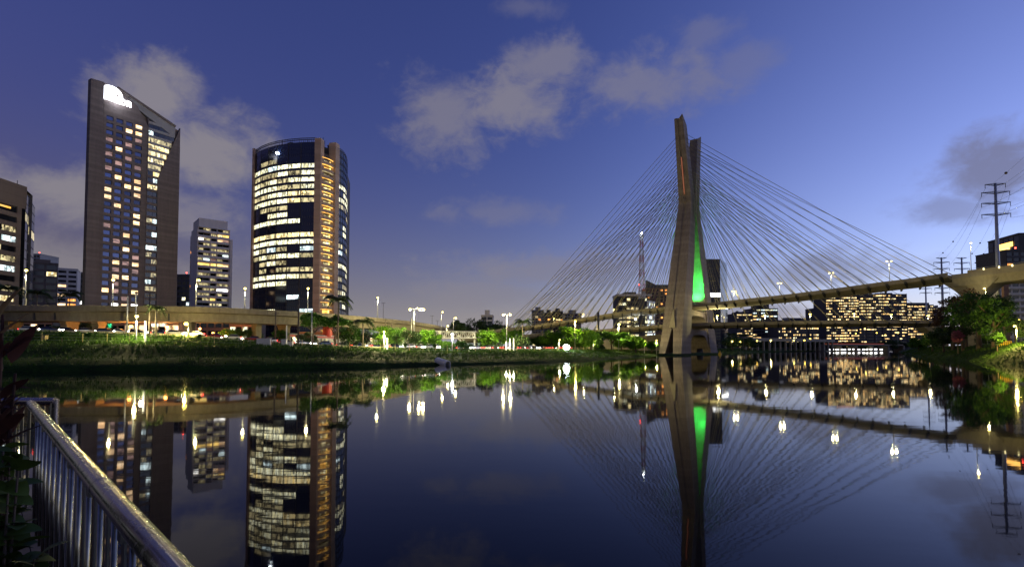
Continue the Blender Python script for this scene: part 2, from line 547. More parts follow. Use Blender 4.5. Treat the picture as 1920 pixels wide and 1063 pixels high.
# ------------------------------------------------------------------ setting: water, banks, ground
wb = MB()
wb.quad((-3000, -400, 0), (4000, -400, 0), (4000, 3500, 0), (-3000, 3500, 0))
tag(wb.build('water', 'water'), 'calm dark river water mirroring the bridge and towers', None, kind='structure')

# far bank waterline: x, y, crest height, road height
LB = catmull([(-330, 60, 4.9, 8.2), (-200, 72, 4.9, 8.2), (-130, 80, 4.9, 7.9), (-85, 89, 4.8, 7.4), (-50, 100, 4.4, 5.7), (-16, 125, 2.9, 4.0), (15, 154, 2.65, 3.4), (38, 200, 2.6, 3.3),
              (89, 307, 2.7, 3.3), (134, 370, 2.7, 3.2), (300, 590, 2.7, 3.2), (480, 800, 2.7, 3.2), (620, 960, 2.7, 3.2)], 4.0)
PROF = [(-6, -2.5, 0), (0, -0.05, 0), (1.6, .17, 0), (4.5, .36, 0), (7, .44, 0), (10, .47, 0), (13, .66, 0), (16.5, .93, 0), (19, 1.0, 0), (23, 1.02, 0.0),
        (27, 1.0, 0.25), (31, 1.0, 0.8), (34, 1.0, 1.0), (60, 1, 1), (90, 1, 1), (125, 1, 1), (130, .3, 0)]
def prof_z(d, zc, zr):
    if d <= PROF[0][0]:
        return -2.5
    for (d0, a0, b0), (d1, a1, b1) in zip(PROF, PROF[1:]):
        if d <= d1:
            u = (d - d0) / (d1 - d0)
            za = (a0 * zc if a0 > -1 else -2.5) * (1 - b0) + b0 * zr
            zb = a1 * zc * (1 - b1) + b1 * zr
            return za + (zb - za) * u
    return 2.0
def left_normal(path, i):
    a = path[max(0, i - 2)]; c = path[min(len(path) - 1, i + 2)]
    d = Vector((c[0] - a[0], c[1] - a[1])).normalized()
    return Vector((-d.y, d.x))
def gnoise(x, y, s):
    return noise.noise(Vector((x * s, y * s, 1.7)))
def bank(path, name, side, prof_fn, ds, label, matname):
    mb = MB(); nd = len(ds)
    for i, q in enumerate(path):
        n = left_normal(path, i) * side
        wob = 1.2 * gnoise(q[0], q[1], 0.08) + 0.5 * gnoise(q[0], q[1], 0.35)
        for d in ds:
            x, y = q[0] + n.x * (d + (wob if -1 < d < 12 else 0)), q[1] + n.y * (d + (wob if -1 < d < 12 else 0))
            z = prof_fn(d, q[2], q[3])
            if 1 < d < 33:
                z += 0.18 * gnoise(x, y, 0.16) + 0.10 * gnoise(x, y, 0.6)
            mb.v.append((x, y, z))
    for i in range(len(path) - 1):
        for j in range(nd - 1):
            a = i * nd + j
            f = (a, a + nd, a + nd + 1, a + 1)
            mb.f.append(f if side > 0 else f[::-1]); mb.mi.append(0)
    o = mb.build(name, matname, smooth=True)
    return tag(o, label, None, kind='structure')
DS = [-6, 0, 0.8, 1.6, 3, 4.5, 6, 7, 8.5, 10, 11.5, 13, 15, 16.5, 18, 19, 21, 23, 25, 27, 29, 31, 33, 34, 60, 90, 125, 130]
bank(LB, 'far_bank', 1, prof_z, DS, 'dark grassy river bank across the water below the roads', 'grass_ground')
def bank_d(x, y):
    best = None
    for i, q in enumerate(LB):
        dd = (q[0] - x) ** 2 + (q[1] - y) ** 2
        if best is None or dd < best[0]:
            best = (dd, i)
    i = best[1]; q = LB[i]; n = left_normal(LB, i)
    return (x - q[0]) * n.x + (y - q[1]) * n.y, q
def ground_z(x, y):
    d, q = bank_d(x, y)
    return prof_z(d, q[2], q[3]) if d > 0 else 0.0
def D_of(px, d, z=4.0):
    # depth along the sight line of px where the far bank is d metres inland
    Y = 70.0
    while Y < 700:
        if bank_d(X_at(px, Y, z), Y)[0] >= d:
            return Y
        Y += 1.0
    return Y
def spot(px, d):
    Y = D_of(px, d)
    if px > 1095:                # here the sight line runs almost along the bank
        Y = min(Y, 240 + (px - 1095) * .34 + d * .3)
    x = X_at(px, Y)
    return Vector((x, Y, ground_z(x, Y)))

# road on the far bank
def road_strip(name, d0, d1, matname, lift, label, i0=0, i1=None):
    mb = MB()
    pts = LB[i0:i1]
    for i, q in enumerate(pts):
        n = left_normal(LB, i + i0)
        for d in (d0, d1):
            mb.v.append((q[0] + n.x * d, q[1] + n.y * d, prof_z(d, q[2], q[3]) + lift))
    for i in range(len(pts) - 1):
        mb.f.append((2 * i, 2 * i + 2, 2 * i + 3, 2 * i + 1)); mb.mi.append(0)
    return tag(mb.build(name, matname), label, None, kind='structure')
road_strip('road', 36, 56, 'asphalt', 0.006, 'asphalt riverside road on the far bank')
for dd in (36.4, 42.5, 49.2, 55.4):
    road_strip('lane_line', dd, dd + 0.15, 'white_paint', 0.011, 'white painted line on the riverside road')
def barrier(d, label):  # low strip added to stand in for the pale line of car lights
    mb = MB()
    for sgn in (0,):
        rings = []
        for i, q in enumerate(LB[:230]):
            n = left_normal(LB, i)
            z = prof_z(d, q[2], q[3])
            c = Vector((q[0], q[1], z))
            nn = Vector((n.x, n.y, 0))
            rings.append([c + nn * (d - .3) + Vector((0, 0, -.1)), c + nn * (d + .3) + Vector((0, 0, -.1)), c + nn * (d + .1) + Vector((0, 0, .42)), c + nn * (d - .1) + Vector((0, 0, .42))])
        mb.loft(rings)
    return tag(mb.build('trail_barrier', 'deck_concrete'), label, 'barrier')
barrier(35.2, 'low barrier added in place of the pale car light trail along the riverside road')

# land beyond both banks
gb = MB()
inner = []
for i, q in enumerate(LB):
    n = left_normal(LB, i)
    inner.append((q[0] + n.x * 126, q[1] + n.y * 126, 2.0))
poly = inner + [(700, 3400, 2.0), (-2900, 3400, 2.0), (-2900, 60, 2.0)]
gb.add(poly, [tuple(range(len(poly)))])
tag(gb.build('ground', 'city_ground'), 'dark level city ground behind the far bank', None, kind='structure')

RB = catmull([(-260, -70, 5, 5), (-60, -28, 4.5, 5), (30, -12, 4.0, 5), (75, 35, 4.6, 5), (102, 90, 5.4, 5), (112, 112, 5.8, 5), (122, 132, 6.0, 5), (132, 150, 6.0, 5), (143, 168, 5.6, 5), (155, 190, 5.2, 5), (185, 240, 4.8, 5), (250, 340, 4.0, 5), (420, 580, 3.5, 5), (590, 800, 3.2, 5), (720, 960, 3.2, 5)], 4.0)
RPROF = [(-6, -2.5), (0, -0.05), (1.5, .2), (3, .34), (5, .55), (8, .80), (11, .95), (14, 1.0), (40, 1.02), (70, 1.0)]
def rprof(d, zc, zr):
    if d <= -6:
        return -2.5
    for (d0, a0), (d1, a1) in zip(RPROF, RPROF[1:]):
        if d <= d1:
            u = (d - d0) / (d1 - d0)
            return (a0 * zc if a0 > -1 else -2.5) * (1 - u) + a1 * zc * u
    return zc
bank(RB, 'near_bank', -1, rprof, [-6, 0, 1, 2, 3.5, 5, 7, 9, 11, 13, 15, 17, 19.5, 22, 30, 40, 70], 'lit grassy slope of the river bank on the right', 'grass_ground')
def rbank_d(x, y):
    best = min(range(len(RB)), key=lambda i: (RB[i][0] - x) ** 2 + (RB[i][1] - y) ** 2)
    q = RB[best]; n = left_normal(RB, best) * -1
    return (x - q[0]) * n.x + (y - q[1]) * n.y, q
def rground_z(x, y):
    d, q = rbank_d(x, y)
    return rprof(d, q[2], q[3]) if d > 0 else 0.0
def rspot(px, Y):
    x = X_at(px, Y)
    return Vector((x, Y, rground_z(x, Y)))
def rdepth(px, d):
    # depth along the sight line of px where the near bank is d metres inland
    Y = 100.0
    while Y < 900 and not (rbank_d(X_at(px, Y), Y)[0] >= d):
        Y += 1.0
    return Y
gb = MB()
inner = []
for i, q in enumerate(RB):
    n = left_normal(RB, i) * -1
    inner.append((q[0] + n.x * 68, q[1] + n.y * 68, 3.0))
poly = inner[::-1] + [(-300, -395, 3.0), (3900, -395, 3.0), (3900, 3400, 3.0), (900, 3400, 3.0)]
gb.add(poly, [tuple(range(len(poly)))])
tag(gb.build('land', 'city_ground'), 'dark level city ground behind the near bank', None, kind='structure')
gb = MB()
gb.box(250, 1500, 905, 3300, 1.0, 2.6)
tag(gb.build('terrain', 'city_ground'), 'dark far ground closing the river behind the low bridge', None, kind='structure')

# grass tufts, too many to count
def tufts(n, gen, name, label, hmin=0.25, hmax=0.7):
    mb = MB()
    rnd = random.Random(11)
    for _ in range(n):
        g = gen(rnd)
        if g is None:
            continue
        x, y, z = g
        for k in range(3):
            a = rnd.uniform(0, 6.283); h = rnd.uniform(hmin, hmax); ww = rnd.uniform(.06, .14)
            lean = rnd.uniform(.1, .6) * h
            ox, oy = x + rnd.uniform(-.25, .25), y + rnd.uniform(-.25, .25)
            ca, sa = math.cos(a), math.sin(a)
            mb.add([(ox - sa * ww, oy + ca * ww, z - .05), (ox + sa * ww, oy - ca * ww, z - .05), (ox + ca * lean, oy + sa * lean, z + h)], [(0, 1, 2)])
    o = mb.build(name, 'grass_blade')
    return tag(o, label, None, kind='stuff')
def gen_l(rnd):
    i = rnd.randrange(40, min(len(LB), 215)); q = LB[i]; n = left_normal(LB, i)
    d = rnd.choice([rnd.uniform(1.5, 34), rnd.uniform(14, 34)])
    q2 = LB[min(i + 1, len(LB) - 1)]; u = rnd.random()
    x, y = q[0] + (q2[0] - q[0]) * u + n.x * d, q[1] + (q2[1] - q[1]) * u + n.y * d
    return x, y, prof_z(d, q[2], q[3]) + .18 * gnoise(x, y, .16) + .1 * gnoise(x, y, .6)
def gen_r(rnd):
    i = rnd.randrange(95, 200); q = RB[min(i, len(RB) - 2)]; n = left_normal(RB, min(i, len(RB) - 2)) * -1
    d = rnd.uniform(1.0, 36)
    x, y = q[0] + n.x * d + rnd.uniform(-2, 2), q[1] + n.y * d + rnd.uniform(-2, 2)
    return x, y, rground_z(x, y) + .18 * gnoise(x, y, .16) + .1 * gnoise(x, y, .6)
tufts(26000, gen_l, 'grass', 'long grass growing over the far river bank')
tufts(14000, gen_r, 'grass', 'long lit grass growing over the right river bank')

UPV = Vector((0, 0, 1))
# ------------------------------------------------------------------ sweeps along a path
def frames(path):
    out = []
    for i, q in enumerate(path):
        a = path[max(0, i - 1)]; c = path[min(len(path) - 1, i + 1)]
        d = Vector((c[0] - a[0], c[1] - a[1], 0)).normalized()
        out.append((Vector(q[:3]), d, Vector((d.y, -d.x, 0))))   # point, direction, right
    return out
def sweep(path, profile, name, matname, parent, off=0.0):
    mb = MB(); rings = []
    for p_, d, r in frames(path):
        rings.append([p_ + r * (a + off) + Vector((0, 0, z)) for a, z in profile])
    mb.loft(rings)
    return mb.build(name, matname, parent)

# ------------------------------------------------------------------ the cable-stayed bridge
TC = Vector((105.3, 314.0))
TU = Vector((.56, .83)).normalized()
TV = Vector((TU.y, -TU.x))
def tp(s, v, z):
    q = TC + TU * s + TV * v
    return Vector((q.x, q.y, z))
bridge = tag(empty('cable_stayed_bridge', (TC.x, TC.y, 0)), 'concrete cable stayed bridge with leaning twin mast tower and curved decks', 'bridge')
def bpart(mb, name, matname, parent=None, smooth=False):
    o = mb.build(name, matname, parent or bridge, smooth)
    if parent is None:
        o.location = (-TC.x, -TC.y, 0)
    return o
# z, outer s, inner s, half width
LEG = [(14, -35, -18.4, 5.4), (30, -29.6, -14.5, 5.1), (58, -19, -6.5, 4.5), (84, -10, -0.6, 3.7), (88, -9.2, -0.4, 3.6), (92, -9.4, -0.8, 3.5), (134, -20, -11.5, 2.3)]
for sgn, lab in ((1, 'near leaning concrete mast with a groove down its face'), (-1, 'far leaning concrete mast lit green inside')):
    mb = MB(); rings = []
    for z, so, si, h in LEG:
        g = 0.9 if z < 90 else 0.6; gd_ = .55
        so_, si_ = so * sgn, si * sgn
        dpt = gd_ * sgn
        top = 2.0 if z > 130 else 0.0
        ring = [tp(so_, -h, z), tp(so_, -g, z), tp(so_ + dpt, -g * .55, z), tp(so_ + dpt, g * .55, z), tp(so_, g, z), tp(so_, h, z + top), tp(si_, h, z - top), tp(si_, -h, z - top)]
        rings.append(ring if sgn > 0 else ring[::-1])
    mb.loft(rings)
    # splayed feet with an opening between
    z1, so1, si1, h1 = LEG[0]
    z0, so0, si0, h0 = 1.0, -39.5, -21.5, 6.0
    for (va0, vb0, va1, vb1) in ((-h0, -h0 + 3.4, -h1, -.4), (h0 - 4.4, h0, .4, h1)):
        mb.loft([[tp(so0 * sgn, va0, z0), tp(so0 * sgn, vb0, z0), tp(si0 * sgn, vb0, z0), tp(si0 * sgn, va0, z0)][::sgn],
                 [tp(so1 * sgn, va1, z1 - .01), tp(so1 * sgn, vb1, z1 - .01), tp(si1 * sgn, vb1, z1 - .01), tp(si1 * sgn, va1, z1 - .01)][::sgn]])
    o = bpart(mb, 'mast', 'tower_concrete')
    o['label'] = lab
# strip light recessed in the upper near mast
mb = MB()
mb.loft([[tp(-9.75, -.28, 93), tp(-9.75, .28, 93), tp(-9.5, .28, 93), tp(-9.5, -.28, 93)], [tp(-15.1, -.28, 113), tp(-15.1, .28, 113), tp(-14.85, .28, 113), tp(-14.85, -.28, 113)]])
bpart(mb, 'strip_light', 'led_salmon')
# round medallion at the knee
mb = MB()
mb.tube([tp(-9.5, 0, 89.2), tp(-9.9, 0, 89.2)], .95, 14)
bpart(mb, 'medallion', 'tower_concrete')
# pointed fin at the foot of the near mast
mb = MB()
mb.prism([tp(-34.8, -1.7, 15), tp(-34.8, 1.7, 15), tp(-32.0, .2, 25), tp(-32.0, -.2, 25)], Vector((TU.x * -.7, TU.y * -.7, -.15)))
bpart(mb, 'fin', 'deck_concrete')
# arched cross beams between the masts
def cross_beam(zt, zb_mid, zb_end, s_in, half_v, name='cross_beam', m='tower_concrete'):
    mb = MB()
    N = 14; prof = []
    for k in range(N + 1):
        u = -1 + 2 * k / N
        prof.append((u * s_in, zb_mid - (zb_mid - zb_end) * abs(u) ** 5))
    ring = [(s, z) for s, z in prof] + [(s_in, zt), (-s_in, zt)]
    for k in range(N):
        (s0, z0), (s1, z1) = prof[k], prof[k + 1]
        for v in (-half_v, half_v):
            q = [tp(s0, v, z0), tp(s1, v, z1), tp(s1, v, zt), tp(s0, v, zt)]
            mb.add(q, [(0, 1, 2, 3)] if v > 0 else [(3, 2, 1, 0)])
        mb.add([tp(s0, -half_v, z0), tp(s1, -half_v, z1), tp(s1, half_v, z1), tp(s0, half_v, z0)], [(0, 1, 2, 3)])
        mb.add([tp(s0, -half_v, zt), tp(s1, -half_v, zt), tp(s1, half_v, zt), tp(s0, half_v, zt)], [(3, 2, 1, 0)])
    return bpart(mb, name, m)
cross_beam(25.4, 22.6, 19.0, 17.5, 4.6)
cross_beam(14.6, 11.6, 3.5, 20.5, 4.9)
# masts' connecting diaphragm at the knee
mb = MB()
mb.loft([[tp(-3, -2.6, 80), tp(3, -2.6, 80), tp(3, 2.6, 80), tp(-3, 2.6, 80)], [tp(-2, -2.4, 97), tp(2, -2.4, 97), tp(2, 2.4, 97), tp(-2, 2.4, 97)]])
bpart(mb, 'diaphragm', 'tower_concrete')

def edge_path(pts, half):
    # given the visible (camera side) deck edge, return the centre line
    q = catmull(pts, 4.0)
    return [tuple(p_ + r * half * 1.0) for p_, d, r in frames(q)]
HW = 7.0
# each path runs from the tower outwards; sign tells on which side the camera-side edge lies
def run(pts, sgn):
    q = catmull(pts, 3.0)
    return [tuple(p_ + r * (HW * sgn)) for p_, d, r in frames(q)]
UP_R = run([(98.5, 309.5, 28.2), (110, 300.5, 28.3), (117, 290, 28.6), (122.6, 279, 28.8), (134, 263.5, 29.3), (145.8, 243, 30.0), (155.4, 225, 30.8), (161, 217.6, 31.2), (167.6, 204.4, 32.0)], -1)
UP_L = run([(98.5, 309.5, 28.2), (88, 319, 27.4), (68, 326, 25.3), (50, 328, 22.6), (30, 326, 19.4), (8, 320, 16.2), (-14, 312, 13.4), (-40, 302, 11)], 1)
LO_R = run([(98.5, 309.5, 17.3), (118, 298, 17.3), (150, 286, 17.4), (181, 281, 17.5), (207, 277, 17.5), (224, 273, 17.5)], -1)
LO_L = run([(98.5, 309.5, 17.3), (88, 318, 16.8), (68, 325, 15.4), (48, 328, 14.0), (27, 327, 12.6), (0, 322, 10.5), (-30, 314, 8.5)], 1)
def join(lp, rp):
    return lp[::-1][:-1] + rp
W_ = HW
GIRD = [(-W_, -.05), (W_, -.05), (W_, -.75), (W_ * .55, -2.1), (-W_ * .55, -2.1), (-W_, -.75)]
PAR_ = [(-.18, -.04), (.18, -.04), (.10, .95), (-.10, .95)]
decks = {}
for nm, lp, rp, lab in (('upper', UP_L, UP_R, 'upper curved bridge deck rising to the right'), ('lower', LO_L, LO_R, 'lower bridge deck crossing beneath the upper one')):
    full = join(lp, rp)
    d_o = sweep(full, GIRD, 'deck', 'deck_concrete', bridge)
    d_o.location = (-TC.x, -TC.y, 0)
    d_o['label'] = lab
    for sgn in (-1, 1):
        sweep(full, PAR_, 'parapet', 'deck_concrete', d_o, off=sgn * (W_ - .2))
    sweep(full, [(-W_ + .5, .0), (W_ - .5, .0), (W_ - .5, -.2), (-W_ + .5, -.2)], 'roadway', 'asphalt', d_o)
    decks[nm] = d_o
# stays
def along(path, L0, L1, n):
    fr = frames(path); acc = [0.0]
    for a, c in zip(fr, fr[1:]):
        acc.append(acc[-1] + (c[0] - a[0]).length)
    out = []
    for k in range(n):
        t_ = L0 + (L1 - L0) * k / (n - 1)
        t_ = min(t_, acc[-1] - .01)
        i = max(j for j in range(len(acc) - 1) if acc[j] <= t_)
        u = (t_ - acc[i]) / (acc[i + 1] - acc[i])
        out.append((fr[i][0].lerp(fr[i + 1][0], u), fr[i][1], fr[i][2]))
    return out
def plen(path):
    return sum((Vector(a) - Vector(b_)).length for a, b_ in zip(path, path[1:]))
def mast_pt(sgn, z, vside):
    for a, c in zip(LEG, LEG[1:]):
        if a[0] <= z <= c[0]:
            u = (z - a[0]) / (c[0] - a[0])
            so = a[1] + (c[1] - a[1]) * u; si = a[2] + (c[2] - a[2]) * u; h = a[3] + (c[3] - a[3]) * u
            return tp((so * .45 + si * .55) * sgn, vside * (h - .25), z)
NST = 18
for path, lv, vside, deck in ((UP_R, 'upper', 1, 'upper'), (LO_R, 'lower', 1, 'lower'), (UP_L, 'upper', -1, 'upper'), (LO_L, 'lower', -1, 'lower')):
    L = plen(path)
    Lend = min(L - 2, 132) if vside > 0 else min(L - 3, 118)
    for edge in (-1, 1):
        an = along(path, 16, Lend, NST)
        # the deck edge facing the camera hangs from the near mast
        for k, (c, d, r) in enumerate(an):
            e = c + r * (edge * (HW + .45)) + Vector((0, 0, -.5))
            camside = (edge < 0) == (vside < 0)
            camside = (edge > 0) if vside > 0 else (edge < 0)
            sg = 1 if camside else -1
            if lv == 'upper':
                z = 88.5 + (126.5 - 88.5) * (k / (NST - 1)) + (0 if sg > 0 else -1.5)
            else:
                z = 85.2 + (106 - 85.2) * (k / (NST - 1)) + .6
            top = mast_pt(sg, z, vside)
            mb = MB()
            mb.tube([top, e], .115, 5)
            bpart(mb, 'stay_cable', 'cable_yellow')
            mb = MB()
            n3 = r * edge
            mb.prism([e + n3 * .35 - d * .35 + Vector((0, 0, .35)), e + n3 * .35 - d * .35 + Vector((0, 0, -.45)), e - n3 * 1.6 - d * .35 + Vector((0, 0, -2.2)), e - n3 * 1.6 - d * .35 + Vector((0, 0, -.3))], d * .7)
            bpart(mb, 'anchor_bracket', 'dark_metal')
            # pipe sleeve over the lowest metres of the stay
            mb = MB()
            dv = (top - e).normalized()
            mb.tube([e + dv * .2, e + dv * 5.0], .2, 6)
            bpart(mb, 'cable_sleeve', 'cable_yellow')
# right hand piers with haunched heads
def pier(base_px, Y, zt, r, wid, dep, zb=2.0, flare=2.2):
    mb = MB()
    c = Vector((base_px, Y, 0))
    d = Vector((r.y, -r.x, 0))
    def ring(hw, hd, z):
        return [c + r * a + d * b_ + Vector((0, 0, z)) for a, b_ in ((-hw, -hd), (hw, -hd), (hw, hd), (-hw, hd))]
    mb.loft([ring(wid * .55, dep * .5, zb), ring(wid * .55, dep * .55, zt - 7), ring(wid * .8, dep * flare * .6, zt - 3.2), ring(wid, dep * flare, zt)])
    return bpart(mb, 'pier', 'deck_concrete')
fr = frames(UP_R)[-1]
pier(fr[0].x + 3.5, fr[0].y - 4.5, fr[0].z - 2.6, fr[2], 5.6, 4.0)
fr2 = frames(LO_R)[-1]
pier(fr2[0].x - 1, fr2[0].y, fr2[0].z - 2.5, fr2[2], 5.5, 4.4)
# green flood lights standing on the cross beam
GREEN = (0.04, 1.0, 0.12)
for (s, v, zz, pw) in ((9, 4.2, 29.6, 6500), (-6, 4.2, 29.6, 2600), (8, 0.5, 31, 5000)):
    q = tp(s, v, zz)
    fl = tag(empty('flood_light', (q.x, q.y, zz - 1.3)), 'green flood light %s' % {4.2: 'on the camera side of the deck inside the tower', .5: 'in the middle of the deck inside the tower'}[v] if s > 0 else 'green flood light by the near mast above the upper deck', 'flood light', 'green flood lights in the tower')
    mb = MB(); mb.box(-.35, .35, -.25, .25, .3, .8); mb.box(-.08, .08, -.08, .08, -.3, .3)
    mb.build('housing', 'dark_metal', fl)
    mb = MB(); mb.box(-.3, .3, -.2, .2, .81, .86)
    mb.build('lens', 'bulb_green', fl)
    sp = bpy.data.lights.new('flood', 'SPOT')
    wide = v < 1
    sp.energy = pw * (5 if wide else 9); sp.color = GREEN; sp.spot_size = R(100 if wide else 44); sp.spot_blend = .8; sp.shadow_soft_size = .3
    so = bpy.data.objects.new('flood', sp); col.objects.link(so)
    so.parent = fl; so.location = (0, 0, 1.3)
    aim = (tp(15, 0, 42) if wide else tp(7.0 if s > 0 else 2, 0, 76)) - Vector((q.x, q.y, zz))
    so.rotation_euler = (-aim).to_track_quat('Z', 'Y').to_euler()

# approach viaduct right of the upper pier
appr = tag(empty('approach_viaduct', (180, 195, 0)), 'concrete approach viaduct joining the bridge at the upper right', 'viaduct')
AP = [tuple(fr[0])] + [(184.5, 193, 32.6), (190, 181, 33.2), (196, 166, 33.8), (204, 148, 34.5), (214, 126, 35.5), (226, 100, 36.5)]
AP = catmull(AP, 4)
a_o = sweep(AP[0:], [(-W_, -.05), (W_, -.05), (W_, -1.6), (W_ * .8, -4.6), (-W_ * .8, -4.6), (-W_, -1.6)], 'girder', 'deck_concrete', appr); a_o.location = (-180, -195, 0)
for sgn in (-1, 1):
    q = sweep(AP[1:], PAR_, 'parapet', 'deck_concrete', appr, off=sgn * (W_ - .2)); q.location = (-180, -195, 0)
    for i in range(2, len(AP), 1):
        p_, d, r = frames(AP)[i]
        mb = MB(); c = p_ + r * (sgn * (W_ - .2)) + Vector((-180, -195, .95))
        mb.box(c.x - .05, c.x + .05, c.y - .05, c.y + .05, c.z, c.z + .5)
        mb.build('rail_post', 'galvanised', appr)
    q = sweep(AP[1:], [(-.05, 1.38), (.05, 1.38), (.05, 1.46), (-.05, 1.46)], 'hand_rail', 'galvanised', appr, off=sgn * (W_ - .2)); q.location = (-180, -195, 0)
for i in (7, 13):
    p_, d, r = frames(AP)[min(i, len(AP) - 1)]
    mb = MB()
    for hw, z in ((2.6, 2), (2.6, p_.z - 8), (5, p_.z - 3.8)):
        pass
    c = Vector((p_.x - 180, p_.y - 195, 0))
    mb.loft([[c + r * a * hw + d * b_ * 1.6 + Vector((0, 0, z)) for a, b_ in ((-1, -1), (1, -1), (1, 1), (-1, 1))] for hw, z in ((2.4, 2), (2.4, p_.z - 8), (5.2, p_.z - 4.61))])
    mb.build('pier', 'deck_concrete', appr)

# ------------------------------------------------------------------ elevated road on the left
via = tag(empty('elevated_road', (-60, 165, 0)), 'long concrete elevated road curving in front of the towers on the left', 'elevated road')
VP = [(-300, 128), (-190, 133), (-128, 134), (-101, 135), (-77.5, 141), (-59, 164), (-48.5, 188), (-39.4, 220), (-35, 262), (-34, 310)]
VP = catmull([(x, y, 13.75) for x, y in VP], 4.0)
VW = 6.0
fr_v = [(p_ - r * VW) for p_, d, r in frames(VP)]
# camera-side edge lies on the right of travel: move the centre line to the left
VP = [tuple(p_ - r * VW) for p_, d, r in frames(VP)]
q = sweep(VP, [(-VW, -.1), (VW, -.1), (VW, -.45), (VW - 1.1, -.75), (VW - 1.5, -2.9), (-VW + 1.5, -2.9), (-VW + 1.1, -.75), (-VW, -.45)], 'girder', 'viaduct_concrete', via); q.location = (60, -165, 0)
for sgn in (-1, 1):
    q = sweep(VP, [(-.2, -.12), (.22, -.3), (.22, .9), (-.02, .95), (-.12, .4)], 'parapet', 'viaduct_concrete', via, off=sgn * (VW - .2)); q.location = (60, -165, 0)
FV = frames(VP)
def via_at(px, off=0.0):
    # point of the elevated road seen at px, off metres right of its centre line
    best = min(FV, key=lambda f: abs(960 + 1000 * ((f[0] + f[2] * off).x) / ((f[0] + f[2] * off).y * math.cos(PITCH) + 10 * math.sin(PITCH)) - px))
    return best[0] + best[2] * off, best[1], best[2]
for px, kind in ((30, 0), (113, 0), (190, 1), (345, 0), (470, 1), (540, 0), (607, 2), (660, 1), (716, 1), (775, 0), (808, 0)):
    p_, d, r = via_at(px)
    mb = MB()
    zb = ground_z(p_.x, p_.y) - .5
    c = Vector((p_.x + 60, p_.y - 165, 0))
    if kind == 2:
        mb.tube([c + Vector((0, 0, zb)), c + Vector((0, 0, 10.84))], 1.5, 16)
    else:
        hw = 1.9 if kind == 0 else 1.3
        mb.loft([[c + r * a * hw_ + d * b_ * .8 + Vector((0, 0, z)) for a, b_ in ((-1, -1), (1, -1), (1, 1), (-1, 1))] for hw_, z in ((hw, zb), (hw, 10.0), (hw + .4, 10.45), (hw + .4, 10.84))])
    mb.build('pier', 'red_paint' if kind == 2 else 'viaduct_concrete', via, smooth=False)
# open joints in the camera-side parapet
for i in range(3, len(FV) - 2, 3):
    p_, d, r = FV[i]
    if p_.x > -175:
        mb = MB(); c = p_ + r * (VW - .42) + Vector((60, -165, 0))
        mb.obox(c + UPV * -.32, d * .09, r * .46, UPV * 1.2)
        mb.build('parapet_joint', 'dark_metal', via)
# joints and scupper boxes on the girder side
for px in (88, 127, 327, 560):
    p_, d, r = via_at(px)
    mb = MB(); c = p_ + r * (VW - 1.42) + Vector((60, -165, 0))
    mb.obox(c + Vector((0, 0, -2.7)), d * .35, r * .35, Vector((0, 0, 1.9)))
    mb.build('joint_cover', 'dark_metal', via)

# ------------------------------------------------------------------ facade helpers

MESHES = {}
def pane_mesh(wd, ht, matname, thick=.12):
    key = (round(wd, 2), round(ht, 2), matname)
    if key not in MESHES:
        mb = MB(); mb.box(-wd / 2, wd / 2, -thick, 0, -ht / 2, ht / 2)
        MESHES[key] = mb.mesh('window_pane', matname)
    return MESHES[key]
class Face:
    """A vertical facade plane: O left foot seen from outside, r along it, n outwards."""
    def __init__(s, root, P0, P1):
        s.root = root; s.O = Vector((P0[0], P0[1], 0))
        d = Vector((P1[0] - P0[0], P1[1] - P0[1], 0)); s.W = d.length
        s.r = d.normalized(); s.n = s.r.cross(UPV)
        s.ang = math.atan2(s.r.y, s.r.x)
        s.base = root.location
    def p(s, t, z, out=0.0):
        return s.O + s.r * t + s.n * out + UPV * z
    def lp(s, t, z, out=0.0):
        return s.p(t, z, out) - Vector(s.base)
    def px(s, px, py):
        # sight line through a pixel -> (t, z) on this plane
        d = ray(px, py); c = Vector((0, 0, CAM_H))
        k = (s.O - c).dot(s.n) / d.dot(s.n)
        q = c + d * k
        return (q - s.O).dot(s.r), q.z
    def pane(s, t, z, wd, ht, matname, out=0.0, parent=None, name='window'):
        o = put(name, pane_mesh(wd, ht, matname), parent or s.root, s.lp(t, z, out))
        o.rotation_euler = (0, 0, s.ang)
        return o
    def holed(s, t0, t1, z0, z1, holes, depth, name, matname, out=0.0, back=None):
        xs = sorted({t0, t1, *[h[0] for h in holes], *[h[1] for h in holes]})
        zs = sorted({z0, z1, *[h[2] for h in holes], *[h[3] for h in holes]})
        mb = MB()
        for a, b_ in zip(xs, xs[1:]):
            for c, d in zip(zs, zs[1:]):
                mx, mz = (a + b_) / 2, (c + d) / 2
                if any(h[0] < mx < h[1] and h[2] < mz < h[3] for h in holes):
                    continue
                mb.quad(s.lp(a, c, out), s.lp(b_, c, out), s.lp(b_, d, out), s.lp(a, d, out))
        for h in holes:
            a, b_, c, d = h
            for (q0, q1) in (((a, c), (b_, c)), ((b_, c), (b_, d)), ((b_, d), (a, d)), ((a, d), (a, c))):
                mb.quad(s.lp(*q0, out), s.lp(*q0, out - depth), s.lp(*q1, out - depth), s.lp(*q1, out))
        return mb.build(name, matname, s.root)
    def poly(s, pts, out0, out1, name, matname, parent=None):
        mb = MB(); mb.prism([s.lp(t, z, out0) for t, z in pts], s.n * (out1 - out0))
        return mb.build(name, matname, parent or s.root)
    def bar(s, t0, t1, z0, z1, out0, out1, name, matname, parent=None):
        mb = MB(); mb.obox(s.lp(t0, z0, out0), s.r * (t1 - t0), s.n * (out1 - out0), UPV * (z1 - z0))
        return mb.build(name, matname, parent or s.root)
def cam_pt(px, Y, z=4.0):
    return Vector((X_at(px, Y, z), Y, 0))
def z_of(px, py, Y):
    return at(px, py, Y).z
